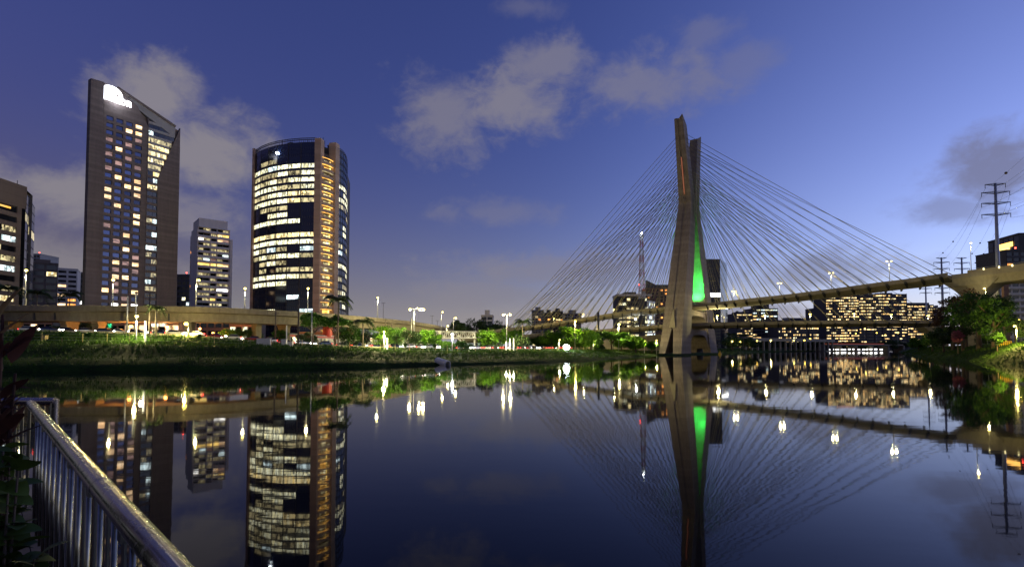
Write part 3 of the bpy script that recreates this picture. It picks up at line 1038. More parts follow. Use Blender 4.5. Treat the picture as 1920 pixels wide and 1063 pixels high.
def body(root, plan, z0, z1, name, matname):
    mb = MB(); mb.prism([Vector((q[0], q[1], z0)) - root.location for q in plan], (0, 0, z1 - z0))
    return mb.build(name, matname, root)
rw = random.Random(5)

# ------------------------------------------------------------------ 1. hotel tower with the slanted top and the lit sign
A = cam_pt(153, 230)
hr = Vector((.52, .85, 0)).normalized()
hotel = tag(empty('hotel_tower', A), 'tall brown stone hotel tower with slanted roof and lit sign', 'building')
Bp = A + hr * 40
F = Face(hotel, A, Bp)
T = lambda px, py=560: F.px(px, py)[0]
Z = lambda px, py: F.px(px, py)[1]
tL, tG0, tG1, tF1, tR1, tE = 0.0, T(181), T(184.5), T(270), T(294.5), T(330.5)
zrow = lambda px, py: F.px(px, py)
core_pts = [(0.3, 2), (tE - .3, 2), (tE - .3, Z(329, 240) - .5), (T(222), Z(223, 169)), (0.3, Z(160, 150))]
mb = MB(); mb.prism([F.lp(t_, z_, -1.2) for t_, z_ in core_pts], Vector((-.50, .866, 0)) * 24); mb.build('body', 'hotel_stone', hotel)
F.poly([(tL, 2), (tG0, 2), (tG0, Z(184, 153)), (tL, Z(160, 146))], -1.3, 1.6, 'stone_slab', 'hotel_stone')
rows = [108.4 - 3.24 * k for k in range(27)]
cols_px = [(200, 213), (218.5, 231.5), (237, 249.5), (255, 267.5)]
colt = [(F.px(a, 218)[0], F.px(b_, 222)[0]) for a, b_ in cols_px]
holes = []
for ri, zt in enumerate(rows):
    for (a, b_) in colt:
        holes.append((a, b_, zt - 1.85, zt))
zfield = rows[0] + .9
F.holed(tG1, tF1, 2, zfield, holes, .7, 'facade', 'hotel_stone')
lit = {(1, 2): 'win_room', (1, 3): 'win_room', (2, 3): 'win_room_dim', (3, 0): 'win_room_dim', (3, 2): 'win_room_dim', (4, 1): 'win_room', (5, 0): 'win_room_dim', (6, 3): 'win_room_dim', (6, 1): 'win_room_dim',
       (9, 3): 'win_room', (9, 2): 'win_room', (10, 3): 'win_room', (10, 0): 'win_room', (11, 0): 'win_room', (13, 3): 'win_room', (14, 3): 'win_room', (18, 2): 'win_room', (20, 1): 'win_room', (20, 3): 'win_room', (20, 2): 'win_room_dim',
       (21, 1): 'win_room_dim', (22, 1): 'win_room', (23, 1): 'win_room_dim', (24, 3): 'win_room', (24, 1): 'win_room_dim', (26, 1): 'win_bright', (26, 2): 'win_room', (26, 3): 'win_bright'}
for k_ in ((0, 3), (7, 0), (8, 1), (12, 1), (15, 0), (16, 2), (17, 1), (19, 3), (21, 3), (22, 2), (24, 0), (25, 2), (5, 2), (8, 3)):
    lit.setdefault(k_, 'win_room_dim' if k_[0] % 2 else 'win_room')
for ri, zt in enumerate(rows):
    for ci, (a, b_) in enumerate(colt):
        F.pane((a + b_) / 2, zt - .925, b_ - a, 1.85, lit.get((ri, ci), 'glass_hotel'), -.55)
# sign wall and roof slope
F.poly([(tG1, zfield), (tF1, zfield), (F.px(258, 200)[0], Z(258, 200)), (F.px(222, 166)[0], Z(222, 166)), (tG1, Z(188, 153))], -1.2, 0, 'sign_wall', 'hotel_stone')
# louvred slope
LA, LB_, LC, LD = F.px(222, 166), F.px(328.5, 238), F.px(328.5, 259), F.px(258, 203)
F.poly([LA, LB_, LC, (tF1, Z(270.5, 219)), LD], -1.2, -.45, 'roof_slope', 'roof_metal')
for k in range(7):
    u = (k + .5) / 7
    a = (LA[0] + (LD[0] - LA[0]) * u, LA[1] + (LD[1] - LA[1]) * u)
    b_ = (LB_[0] + (LC[0] - LB_[0]) * u, LB_[1] + (LC[1] - LB_[1]) * u)
    F.poly([(a[0], a[1] - .35), (b_[0], b_[1] - .35), (b_[0], b_[1] + .35), (a[0], a[1] + .35)], -.44, -.1, 'louvre', 'grey_render')
F.poly([(LA[0] - .2, LA[1] - .3), (LB_[0], LB_[1] - .3), (LB_[0] + .4, LB_[1] + .6), (LA[0] - .2, LA[1] + .7)], -1.2, .35, 'coping', 'hotel_stone')
# ribbon windows: upper wedge to the diagonal, lower narrow stack
dg0, dg1 = F.px(328.5, 262), F.px(295, 337)
ztop_r = Z(272, 225)
ribs = [ztop_r - 1.0 - 3.24 * k for k in range(32)]
ribs = [z for z in ribs if z > 24]
for k, zt in enumerate(ribs):
    zm = zt - 1.6
    if zm > dg1[1]:
        te = dg1[0] + (dg0[0] - dg1[0]) * min(1, (zm - dg1[1]) / (dg0[1] - dg1[1]))
    else:
        te = tR1
    te = max(te, tR1 - .2)
    F.bar(tF1 + .02, te, zt - .02, zt + 1.2, -1.0, -.08, 'spandrel', 'hotel_stone' if zm < dg1[1] else 'grey_render')
    npn = max(2, int(round((te - tF1) / 2.6)))
    wdt = (te - tF1) / npn
    for j in range(npn):
        c_ = {0: 'glass_dark', 1: 'win_cool' if j < 1 else 'glass_dark', 2: 'win_dim', 3: 'win_warm', 4: 'win_warm', 5: 'win_dim' if j % 2 else 'win_warm', 6: 'win_dim', 7: 'win_warm' if j else 'glass_dark', 8: 'win_cool' if j else 'glass_dark', 9: 'win_warm'}.get(k)
        if c_ is None:
            c_ = ['glass_dark', 'glass_green', 'win_dim', 'glass_dark', 'win_cool'][(k * 3 + j * (k % 3)) % 5]
            if k in (11, 12, 13, 17):
                c_ = 'glass_dark'
        F.pane(tF1 + wdt * (j + .5), zt - 1.02, wdt - .12, 2.0, c_, -.45)
F.bar(tF1 - .15, tF1 + .15, 20, ztop_r + 1.5, -.9, .25, 'pilaster', 'hotel_stone')
# right stone part
F.poly([(tR1, 2), (tE, 2), (tE, Z(330, 238)), (dg0[0], dg0[1]), (dg1[0], dg1[1])], -1.2, .15, 'stone_slab', 'hotel_stone')
F.bar(tF1, tE - 8, 2, 23.0, -1.1, -.3, 'podium', 'hotel_stone')
# hotel entrance light strip
F.bar(tG0 + .1, tG1 - .1, 17, 20.5, -.4, -.1, 'entrance_light', 'win_room')
# lit roof sign: oval emblem above a word
sign = tag(empty('hotel_sign', F.p(F.px(192, 200)[0], Z(192, 200), .0)), 'glowing white hotel sign with oval emblem above a word high on the tower', 'sign')
SF = Face(sign, A, Bp)
sc0, sz0 = F.px(209, 178)
def arc(c, rx, rz, a0, a1, th, name):
    mb = MB(); N = 28; ri_, ro_ = [], []
    for k in range(N + 1):
        a = R(a0 + (a1 - a0) * k / N)
        for lst, q in ((ri_, 1 - th), (ro_, 1.0)):
            lst.append((c[0] + rx * q * math.cos(a), c[1] + rz * q * math.sin(a)))
    for k in range(N):
        mb.prism([SF.lp(*ri_[k], .15), SF.lp(*ro_[k], .15), SF.lp(*ro_[k + 1], .15), SF.lp(*ri_[k + 1], .15)], SF.n * .35)
    return mb.build(name, 'sign_white', sign)
arc((sc0, sz0), 4.3, 3.9, -60, 235, .36, 'emblem_ring')
arc((sc0 - .2, sz0 + .6), 1.9, 1.5, -20, 250, .45, 'emblem_curl')
SF.poly([(sc0 - 2.0, sz0 - 2.9), (sc0 + 3.4, sz0 - 3.2), (sc0 + 3.0, sz0 - 1.6), (sc0 - .8, sz0 - .6)], .15, .5, 'emblem_foot', 'sign_white')
fc = bpy.data.curves.new('sign_letters', 'FONT')
fc.body = 'Hilton'; fc.size = 5.4; fc.extrude = .2; fc.offset = .09
fc.align_x = 'LEFT'
fo = bpy.data.objects.new('sign_letters', fc)
col.objects.link(fo)
dg = bpy.context.evaluated_depsgraph_get()
lm = bpy.data.meshes.new_from_object(fo.evaluated_get(dg))
bpy.data.objects.remove(fo)
lm.materials.clear(); lm.materials.append(MATS['sign_white'])
lo = put('sign_letters', lm, sign)
t0, z0_ = F.px(193, 195)
t1_, z1_ = F.px(245, 207)
wl = max(v_.co.x for v_ in lm.vertices)
lo.scale = ((t1_ - t0) / wl, 1.0, 1.0)
lo.location = SF.lp(t0, z1_ + 1.2, .3)
lo.rotation_euler = (R(90), 0, F.ang)
sh = (z1_ - z0_) / (t1_ - t0)
point_light(sign, SF.lp(sc0 + 2, sz0 - 3, 3.0), 500, (.8, .85, 1), 1.5, 'sign_glow')

# ------------------------------------------------------------------ 2. round glass tower
A2 = cam_pt(590, 250)
rt = tag(empty('round_office_tower', A2), 'round dark blue glass office tower with lit floors and stacked balconies', 'building')
def bez(a, c, b_, n):
    return [Vector((1, 1, 0)) * 0 + (Vector(a) * (1 - u) ** 2 + Vector(c) * 2 * u * (1 - u) + Vector(b_) * u * u) for u in [k / n for k in range(n + 1)]]
pL, pA = cam_pt(472.5, 266), cam_pt(586, 250.5)
mid = (pL + pA) / 2 + Vector((-3.5, -7.5, 0))
arcL = bez(pL, mid, pA, 6)
pB2, pR = cam_pt(630, 261), cam_pt(648.5, 284)
arcR = bez(pB2, cam_pt(647.5, 266), pR, 6)
pA2, pB1 = cam_pt(598, 250.3), cam_pt(622.5, 257.5)
ZT = z_of(590, 256, 250)
backp = [Vector((-93, 305, 0)), Vector((-118, 300, 0)), Vector((-132, 285, 0))]
shrink = lambda q, c=Vector((-108, 275, 0)), k=.975: c + (q - c) * k
body(rt, [shrink(q) for q in arcL + [pA, pA2, cam_pt(600, 254), cam_pt(622, 260), pB1, pB2] + arcR + backp], 2, ZT - 6, 'body', 'dark_render')
body(rt, [shrink(q, k=.8) for q in arcL + [pB1] + arcR + backp], ZT - 6.5, ZT - 1.5, 'plant_room', 'dark_render')
FH = 3.3
zk = lambda k: z_of(586, 306, 250.5) - FH * k      # head of window row k
litL = ['wwwwww', 'dddwdw', 'wdwdww', 'wwwddw', 'ddwwyy', 'wwwwyd', 'xdddxx', 'xxwwxx', 'wwwwwx', 'xxxxxx', 'yyyyyy', 'wwwwww', 'wdcdxc', 'dwdwwd', 'xdwdxx', 'xdxddd', 'wwwwwd', 'wwwwxx', 'xxxxxx', 'xxxxcx', 'xxxxxx', 'xcwxxc', 'xxxxxx', 'xxxxxx', 'xxxxxx', 'xxxxxx', 'xxxxxx']
codes = {'w': 'win_white', 'y': 'win_warm', 'd': 'win_dim', 'x': 'glass_blue', 'c': 'win_cool'}
faces = []
for q0, q1 in zip(arcL, arcL[1:]):
    faces.append(Face(rt, q0, q1))
facesR = [Face(rt, q0, q1) for q0, q1 in zip(arcR, arcR[1:])]
top_extra = ['glass_blue'] * 6
litR = ['xxx', 'xxx', 'wwx', 'xww', 'www', 'ddx', 'xxd', 'xxx', 'xwx', 'xwx', 'xxx', 'dxd', 'cxx', 'xxx', 'www', 'xxw', 'dxx', 'xdd', 'dwx', 'wdx', 'xwx', 'xxx', 'xxx', 'xxx', 'xxx', 'xxx', 'xxx']
for side, fs in ((0, faces), (1, facesR)):
    for j, f in enumerate(fs):
        for k in range(-3, 27):
            zt = zk(k)
            if k < 0:
                c_ = 'glass_blue'
                if side == 0 and k == -1 and j < 3:
                    c_ = 'win_dim' if j else 'glass_blue'
            elif side == 0:
                c_ = codes[litL[k][j]]
            else:
                c_ = codes[litR[k][j // 2]] if j // 2 < 3 else 'glass_blue'
            if k == 0 and side == 0 and j == 2:
                c_ = 'win_cool'
            f.pane(f.W / 2, zt - 1.0, f.W - .5, 2.0, c_, -.15)
            if side == 0 and k in (0, 4, 7, 11, 14):
                f.bar(.3, f.W - .3, zt - .55, zt - .05, -.14, -.06, 'blind', 'dark_render')
        mb = MB()
        for k in range(-3, 27):
            zt = zk(k)
            mb.obox(f.lp(0, zt - FH + .03, -.5), f.r * f.W, f.n * .42, UPV * (FH - 2.03))
        mb.build('spandrel_glass', 'glass_blue', rt)
        mb = MB()
        for q in range(0, 6):
            tq = f.W * q / 6
            wd = .34 if q == 0 else .15
            mb.obox(f.lp(tq - wd / 2, 6, -.3), f.r * wd, f.n * (.34 if q == 0 else .26), UPV * (zk(-3) - 6))
        mb.build('mullion', 'dark_metal', rt)
        # roof screen
        mb = MB()
        for q in range(0, 7):
            mb.obox(f.lp(f.W * q / 7, zk(-3), -.3), f.r * .12, f.n * .15, UPV * (ZT - zk(-3) - .3 - (0 if side == 0 else 1.5)))
        for zz in (zk(-3) + .05, (zk(-3) + ZT) / 2, ZT - .6 - (0 if side == 0 else 1.5)):
            mb.obox(f.lp(0, zz, -.32), f.r * f.W, f.n * .18, UPV * .3)
        mb.build('roof_screen', 'dark_metal', rt)
# bright plant-room floodlight behind the screen
def stone_pier(q0, q1, z1, back):
    f = Face(rt, q0, q1)
    mb = MB(); mb.obox(f.lp(0, 2, -back), f.r * f.W, f.n * (back + .7), UPV * (z1 - 2))
    mb.build('stone_pier', 'round_stone', rt)
stone_pier(pA, pA2, ZT - .9, 3)
stone_pier(pB1, pB2, z_of(626, 268, 258), 3)
stone_pier(pL - Vector((1.2, -.4, 0)), pL, z_of(472, 279, 266), 3)
fb = Face(rt, pA2, pB1)
for k in range(-1, 26):
    zt = zk(k)
    # curved balcony front, soffit light, dark glazing behind
    N = 6; mb = MB(); pts = []
    for q in range(N + 1):
        u = q / N
        pts.append((fb.W * u, .9 * math.sin(math.pi * u)))
    for (t0, o0), (t1, o1) in zip(pts, pts[1:]):
        mb.prism([fb.lp(t0, zt - FH + .02, o0), fb.lp(t1, zt - FH + .02, o1), fb.lp(t1, zt - FH + .02, -3), fb.lp(t0, zt - FH + .02, -3)], UPV * .3)
        mb.prism([fb.lp(t0, zt - FH + .3, o0), fb.lp(t1, zt - FH + .3, o1), fb.lp(t1, zt - FH + .3, o1 - .2), fb.lp(t0, zt - FH + .3, o0 - .2)], UPV * 1.05)
    mb.build('balcony', 'round_stone', rt)
    if k < 25:
        dim = k in (1, 15)
        mb = MB()
        for (t0, o0), (t1, o1) in zip(pts, pts[1:]):
            mb.prism([fb.lp(t0, zt - .16, o0 - .45), fb.lp(t1, zt - .16, o1 - .45), fb.lp(t1, zt - .16, o1 - 1.1), fb.lp(t0, zt - .16, o0 - 1.1)], UPV * .14)
        mb.build('soffit_light', 'win_dim' if dim else 'soffit_gold', rt)
        gold = k in (2, 3, 4, 10, 11, 15, 16, 18)
        fb.pane(fb.W / 2, zt - 1.35, fb.W - .3, 2.1, 'win_warm' if gold else ('soffit_gold' if k % 3 == 0 and not dim else 'win_dim'), -2.6)
        if not dim:
            fb.pane(fb.W - .7, zt - 1.3, 1.0, 2.0, 'win_gold', -1.9, name='lit_door')
            fb.pane(.5, zt - .75, .7, .9, 'win_gold', -1.2, name='wall_lamp')
# rooftop plant
mb = MB(); q = cam_pt(541, 262); mb.ball(Vector((q.x, q.y, ZT - .8)) - A2, 2.6, 10, 8)
mb.build('roof_dome', 'dark_render', rt, smooth=True)
mb = MB()
for px_, hh_ in ((523, 2.0), (530, 1.4), (556, 2.2), (564, 1.6), (572, 1.9), (580, 1.3), (601, 3.2), (604, 1.6)):
    q = cam_pt(px_, 258); c = Vector((q.x, q.y, 0)) - A2
    mb.tube([c + UPV * (ZT - 6), c + UPV * (ZT + hh_ - .5)], .12, 5)
mb.build('roof_mast', 'dark_metal', rt)
mb = MB(); q = cam_pt(613, 262); mb.obox(Vector((q.x, q.y, ZT - 6)) - A2, (1.6, .3, 0), (-.3, 1.6, 0), (0, 0, 5.6))
mb.obox(Vector((q.x - .9, q.y, ZT - .9)) - A2, (2.6, .5, .9), (-.2, 1, 0), (-.3, 0, 1.2))
mb.build('roof_crane', 'dark_metal', rt)
mb = MB(); q = cam_pt(527, 262); mb.ball(Vector((q.x, q.y - 8, z_of(527, 287, 254))) - A2, .45, 8, 6)
mb.build('roof_lamp', 'bulb_white', rt)

# ------------------------------------------------------------------ 3. pale residential slab with balconies
A3 = cam_pt(366, 330)
r3 = Vector((.757, .653, 0))
F0 = Face(empty('tmp', A3), A3, A3 + r3 * 30)
W3 = F0.px(430, 500)[0]
bpy.data.objects.remove(F0.root)
apt = tag(empty('apartment_tower', A3), 'pale grey residential tower with stacked balconies between the hotel and round tower', 'building')
F = Face(apt, A3, A3 + r3 * W3)
z3 = F.px(368, 424)[1]
zcap = F.px(366, 406)[1]
left3 = Face(apt, cam_pt(352.5, 349), A3)
n3 = F.n
plan = [A3 - n3 * 0 + n3 * -2.2, A3 + r3 * W3 - n3 * 2.2, A3 + r3 * W3 - n3 * 20, A3 - n3 * 20]
body(apt, plan, 2, z3, 'body', 'pale_render')
body(apt, [q + r3 * (1 if i in (0, 3) else -1) for i, q in enumerate(plan)], z3, zcap, 'roof_block', 'pale_render')
lit3 = {(1, 4): 'win_gold', (1, 3): 'win_warm', (2, 0): 'win_bright', (2, 3): 'win_room', (2, 4): 'win_room_dim', (5, 4): 'win_cool', (5, 1): 'win_dim', (6, 1): 'win_cool', (6, 2): 'win_room_dim', (7, 0): 'win_gold', (7, 1): 'win_gold', (7, 2): 'win_gold', (7, 3): 'win_gold', (7, 4): 'win_room',
        (12, 4): 'win_bright', (12, 3): 'win_bright', (13, 1): 'win_dim', (14, 2): 'win_gold', (15, 3): 'win_dim', (16, 0): 'win_gold', (16, 1): 'win_gold', (18, 0): 'win_bright', (18, 1): 'win_bright', (3, 1): 'win_dim', (4, 2): 'win_dim', (9, 3): 'win_dim', (11, 1): 'win_dim', (14, 1): 'win_dim', (17, 2): 'win_dim'}
nf = int((z3 - 6) / 3.15)
for k in range(nf):
    zt = z3 - .25 - 3.15 * k
    F.bar(-.3, W3 + .1, zt - .02, zt + .22, -2.3, .35, 'balcony_slab', 'pale_render')
    F.bar(-.2, W3, zt - 3.15 + .22, zt - 3.15 + 1.45, .12, .25, 'balcony_rail', 'pale_render')
    cw = W3 / 5
    for j in range(5):
        F.pane(cw * (j + .5), zt - 1.5, cw - .25, 2.7, lit3.get((k, j), 'glass_green' if (k * 3 + j * 5) % 7 < 4 else 'win_dim'), -2.05)
for j in (0, 2, 3, 5):
    F.bar(min(max(W3 / 5 * j - .2, 0), W3 - .4), min(max(W3 / 5 * j + .2, .4), W3), 2, z3 - .02, -2.2, .1, 'party_wall', 'pale_render')
F.bar(W3 + .1, W3 + 1.6, 2, z3 - 6, -4, .45, 'end_wall', 'pale_render')
holes = []
for k in range(nf):
    zt = z3 - 6 - 3.15 * k
    if zt > 8:
        holes.append((1.2, 3.4, zt - 1.8, zt - .2))
left3.holed(0, left3.W, 2, z3 - 2.5, holes, .5, 'side_wall', 'pale_render')
for i, (a, b_, c, d) in enumerate(holes):
    left3.pane((a + b_) / 2, (c + d) / 2, b_ - a, d - c, 'win_orange' if i in (2, 9) else 'glass_dark', -.4)

# ------------------------------------------------------------------ 4. dark office tower at the left edge
A4 = cam_pt(-95, 193)
C4 = cam_pt(40, 222)
E4 = cam_pt(57.5, 246)
off = tag(empty('office_tower', A4), 'brown stone office tower with ribbon windows cut by the left edge', 'building')
F = Face(off, A4, C4)
G = Face(off, C4, E4)
z4 = z_of(40, 351, 222)
nb = Vector((.3, .95, 0)) * 30
body(off, [A4 - F.n * .6, C4 - F.n * .6 - F.r * .5, E4 - F.n * .6 - F.r * .8, E4 + Vector((-30, 26, 0)), A4 + Vector((-8, 40, 0))], 2, z4 - .5, 'body', 'dark_render')
F.bar(0, F.W, z4 - 9.5, z4, -.5, .2, 'parapet', 'office_stone')
litA = {0: 'gggg', 1: 'xxxx', 2: 'xxxd', 3: 'xxxc', 4: 'xwdx', 5: 'xxxd', 6: 'xcwc', 7: 'xxxx', 8: 'xxdd', 9: 'yyyy', 10: 'xcxc', 11: 'dddy', 12: 'yyyy', 13: 'yyyy'}
F.bar(F.W - 22, F.W - 7, z4 - 11, z4 - 10.3, .02, .12, 'cornice_light', 'soffit_gold')
fh = 4.05
k = 0
zt = z4 - 10.0
while zt > 14:
    F.bar(0, F.W - 4.2, zt - fh + .03, zt - 2.2, -.5, .2, 'spandrel', 'office_stone')
    row = litA.get(k, 'xdxy')
    nn = 8
    cw = (F.W - 4.2) / nn
    for j in range(nn):
        ch = row[(j * 4) // nn]
        F.pane(cw * (j + .5), zt - 1.1, cw - .1, 2.16, {'x': 'glass_dark', 'd': 'win_dim', 'y': 'win_warm', 'w': 'win_white', 'c': 'win_cool', 'g': 'glass_dark'}[ch], -.3)
    k += 1
    zt -= fh
F.bar(F.W - 4.2, F.W - 2.2, 2, z4 - 9.5, -.5, .25, 'corner_pier', 'office_stone')
F.bar(F.W - 2.2, F.W - .1, 2, z4 - 1, -.5, -.1, 'corner_glass', 'glass_dark')
k = 0
zt = z4 - 3
while zt > 12:
    for j in range(3):
        G.pane(G.W / 3 * (j + .5), zt - 1.7, G.W / 3 - .15, 3.3, 'win_dim' if (k, j) in ((2, 0), (3, 1), (3, 2), (10, 0), (11, 1)) else 'glass_blue', -.2)
    G.bar(0, G.W, zt - .02, zt + .5, -.3, -.1, 'spandrel', 'grey_render')
    k += 1
    zt -= 3.9
q = cam_pt(22, 224)
mb = MB(); mb.tube([Vector((q.x, q.y, z4 - 1)) - A4, Vector((q.x, q.y, z4 + 3.5)) - A4], .12, 5)
mb.build('antenna', 'dark_metal', off)

# ------------------------------------------------------------------ background buildings
def box_building(name, label, px0, px1, ytop, Y, wall, floor=3.3, bay=3.0, lit=.3, mats=('win_office',), depth=22, wh=.62, ww=.8, yaw=0.0, seed=1, side=0.0, zbase=2.0, glassm='glass_dark', roof=None, single=False, red=False, group=None):
    P0, P1 = cam_pt(px0, Y), cam_pt(px1, Y + yaw)
    root = tag(empty(name, P0), label, 'building', group)
    f = Face(root, P0, P1)
    zt = z_of((px0 + px1) / 2, ytop, Y + yaw / 2)
    rnd = random.Random(seed)
    pl = [P0 - f.n * .35, P1 - f.n * .35, P1 - f.n * depth, P0 - f.n * depth]
    if side:
        pl[2] += f.r * side; pl[3] += f.r * side
    body(root, pl, zbase, zt, 'body', wall)
    nr = max(1, int((zt - zbase - 1.2) / floor)); nc = max(1, int(f.W / bay))
    bw = f.W / nc
    holes = []; cells = []
    for r_ in range(nr):
        z1 = zt - 1.0 - r_ * floor
        run_ = 0
        for c_ in range(nc):
            h = (bw * (c_ + .5 - ww / 2), bw * (c_ + .5 + ww / 2), z1 - floor * wh, z1)
            holes.append(h); cells.append((r_, c_, h))
    f.holed(0, f.W, zbase, zt - .02, holes, .3, 'facade', wall)
    mbs = {}
    state = False
    for r_, c_, h in cells:
        state = (rnd.random() < lit) if rnd.random() < .55 else state
        mname = rnd.choice(mats) if state else glassm
        if single:
            f.pane((h[0] + h[1]) / 2, (h[2] + h[3]) / 2, h[1] - h[0], h[3] - h[2], mname, -.25)
        else:
            mbs.setdefault(mname, MB()).quad(f.lp(h[0], h[2], -.25), f.lp(h[1], h[2], -.25), f.lp(h[1], h[3], -.25), f.lp(h[0], h[3], -.25))
    for mname, mb in mbs.items():
        o = mb.build('lit_windows' if mname != glassm else 'dark_windows', mname, root)
        o['kind'] = 'stuff'
    f.bar(-.25, f.W + .25, zt, zt + .7, -depth, .25, 'roof_edge', wall)
    if roof:
        for (a, b_, hh_) in roof:
            f.bar(f.W * a, f.W * b_, zt + .7, zt + .7 + hh_, -depth * .7, -2.5, 'roof_block', wall)
    if red:
        mb = MB(); mb.ball(f.lp(f.W / 2, zt + 2.2, -3), .5, 6, 5); mb.build('warning_light', 'bulb_red', root)
        mb = MB(); mb.tube([f.lp(f.W / 2, zt + .5, -3), f.lp(f.W / 2, zt + 1.9, -3)], .1, 5); mb.build('light_pole', 'dark_metal', root)
    return root, f, zt
W1 = ('win_office', 'win_white')
box_building('office_block', 'low brown office block left of the hotel behind a lamp', 56, 104, 494, 330, 'office_stone', 4.2, 4.6, .10, ('win_cool', 'win_warm'), yaw=8, seed=3, roof=[(.1, .7, 2)], single=True)
box_building('apartment_block', 'small white apartment block with orange lit windows left of the hotel', 103, 141, 505, 360, 'pale_render', 3.2, 4.5, .22, ('win_orange', 'win_room'), yaw=6, seed=8, wh=.5, single=True)
box_building('tower_block', 'dim slender tower block peeking over the low brown block', 57, 69, 477, 520, 'grey_render', 3.3, 2.2, .03, ('win_dim',), seed=2, red=True)
box_building('glass_office', 'dark glass office with a bright white panel beside the hotel', 141, 153, 512, 400, 'dark_render', 4, 4, .12, ('win_bright',), seed=17)
box_building('glass_office', 'dark glass office block between hotel and pale residential tower', 329, 355, 516, 400, 'dark_render', 3.9, 3.4, .35, ('win_cool', 'win_white'), seed=5, red=True, single=True)
# centre
g, f, zt = box_building('glass_office', 'dark glass office with pale roof frame below the red lattice mast', 1160, 1214, 557, 470, 'dark_render', 4.0, 3.3, .55, ('win_white', 'win_warm', 'win_dim'), depth=25, seed=12, yaw=0, wh=.55, roof=[(.25, .65, 4)], single=True)
f.bar(-1.5, f.W + 4, zt + .8, zt + 2.6, -20, 1.5, 'roof_frame', 'pale_render')
box_building('glass_office', 'glass office wing with lit floors right of the pale framed office', 1214, 1229, 566, 476, 'glass_green', 4.0, 2.4, .6, ('win_white', 'win_cool'), seed=21, yaw=14)
g, f, zt = box_building('brick_tower', 'brown building with orange lit windows left of the bridge tower', 1213, 1262, 541, 560, 'brick_render', 3.6, 4.4, .4, ('win_orange',), seed=14, wh=.45, ww=.5, single=True)
f.poly([(2, zt + .72), (f.W, zt + .72), (f.W, zt + 5), (12, zt + 5), (2, zt + 10)], -12, -8, 'roof_wedge', 'roof_metal')
g, f, zt = box_building('glass_tower', 'tall grey glass tower just right of the bridge tower', 1325, 1352, 487, 620, 'dark_render', 3.8, 2.6, .02, ('win_dim',), depth=28, seed=4, side=0, glassm='glass_green')
zb_ = z_of(1338, 552, 620)
f.bar(0, f.W, zb_ - 3, zb_ + 1.6, .05, .3, 'light_band', 'win_bright')
g2 = Face(g, cam_pt(1352, 620), cam_pt(1365, 650))
g2.bar(0, g2.W, 2, zt + .5, -.5, 0, 'side_wall', 'glass_green')
for k in range(26):
    g2.bar(.2, g2.W - .2, zt - 3.8 * k - 2.6, zt - 3.8 * k - .2, .02, .12, 'side_window', 'glass_blue' if k != 14 else 'win_bright')
for px0, px1, yt, Y, wl_, sd, lb in ((998, 1020, 582, 700, 'grey_render', 31, 'round topped grey tower block left of the stay cables'), (1021, 1038, 587, 720, 'dark_render', 32, 'dark tower block right beside the grey one behind the cables'),
                              (1037, 1056, 584, 760, 'dark_render', 33, 'darker stepped tower block behind the left cables'), (1058, 1090, 588, 640, 'grey_render', 34, 'pale flat topped apartment block behind the left cables'),
                              (902, 924, 592, 420, 'pale_render', 35, 'pale stepped building peeking above the dark tree')):
    box_building('tower_block', lb, px0, px1, yt, Y, wl_, 3.3, 3.6, .06, ('win_orange', 'win_warm'), seed=sd, roof=[(.3, .7, 4)], red=(sd == 31))
# right skyline under the upper deck
sky_b = [
    (1382, 1412, 588, 720, 'dark_render', .5, 41, 'low dark office with lit floors right of the grey glass tower', [(.1, .9, 2)]),
    (1412, 1459, 579, 760, 'dark_render', .35, 42, 'stepped dark office with antennas and lit floors', [(.2, .7, 8), (.3, .5, 12)]),
    (1460, 1536, 601, 700, 'dark_render', .45, 43, 'long low lit office in front of the skyline', [(.3, .6, 3)]),
    (1533, 1552, 578, 760, 'dark_render', .45, 44, 'narrow office beside the big dark lit block', None),
    (1550, 1612, 556, 730, 'dark_render', .62, 45, 'wide lit office block with orange roof glow', [(.3, .6, 2)]),
    (1611, 1702, 552, 745, 'dark_render', .5, 46, 'largest dark flat topped office block under the upper deck', None),
    (1703, 1752, 572, 770, 'dark_render', .62, 47, 'lit office block behind the twin power pylons', [(.1, .9, 3)]),
    (1751, 1770, 577, 800, 'grey_render', .2, 48, 'grey striped block at the right end of the skyline', None)]
for px0, px1, yt, Y, wl_, lt, sd, lb, rf in sky_b:
    fl_, by_, wh_, ww_ = {41: (3.6, 2.6, .4, .9), 42: (4.4, 5.5, .35, .97), 43: (4.2, 2.4, .45, .7), 44: (3.7, 4, .3, .95), 45: (3.7, 2.2, .42, .85), 46: (4.3, 3.4, .36, .94), 47: (4.0, 2.0, .5, .8), 48: (3.2, 6.0, .35, .98)}[sd]
    g, f, zt = box_building('office_block', lb, px0, px1, yt, Y, wl_, fl_, by_, lt, ('win_office', 'win_office', 'win_warm') if sd != 42 else ('win_white', 'win_office', 'win_cool'), seed=sd, roof=rf, ww=ww_, wh=wh_, red=(sd == 41), depth=30)
    nfin = max(3, int(f.W / 11))
    for k in range(nfin + 1):
        f.bar(f.W * k / nfin - .35, f.W * k / nfin + .35, 2, zt + 1.0, .02, .6, 'facade_fin', wl_)
    for k in range(3):
        a_ = rw.uniform(.1, .8); f.bar(f.W * a_, f.W * (a_ + rw.uniform(.05, .12)), zt + .7, zt + rw.uniform(2, 4.2), -9, -4, 'roof_plant', 'grey_render')
    if sd in (42, 46):
        for k in range(4):
            mb = MB(); tt = f.W * (.3 + .12 * k); mb.tube([f.lp(tt, zt, -6), f.lp(tt, zt + rw.uniform(8, 17) * (1 if sd == 42 else .4), -6)], .22, 5); mb.build('antenna', 'dark_metal', g)
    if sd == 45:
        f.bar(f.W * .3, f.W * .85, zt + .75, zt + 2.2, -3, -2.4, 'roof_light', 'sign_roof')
q = cam_pt(1581, 728)
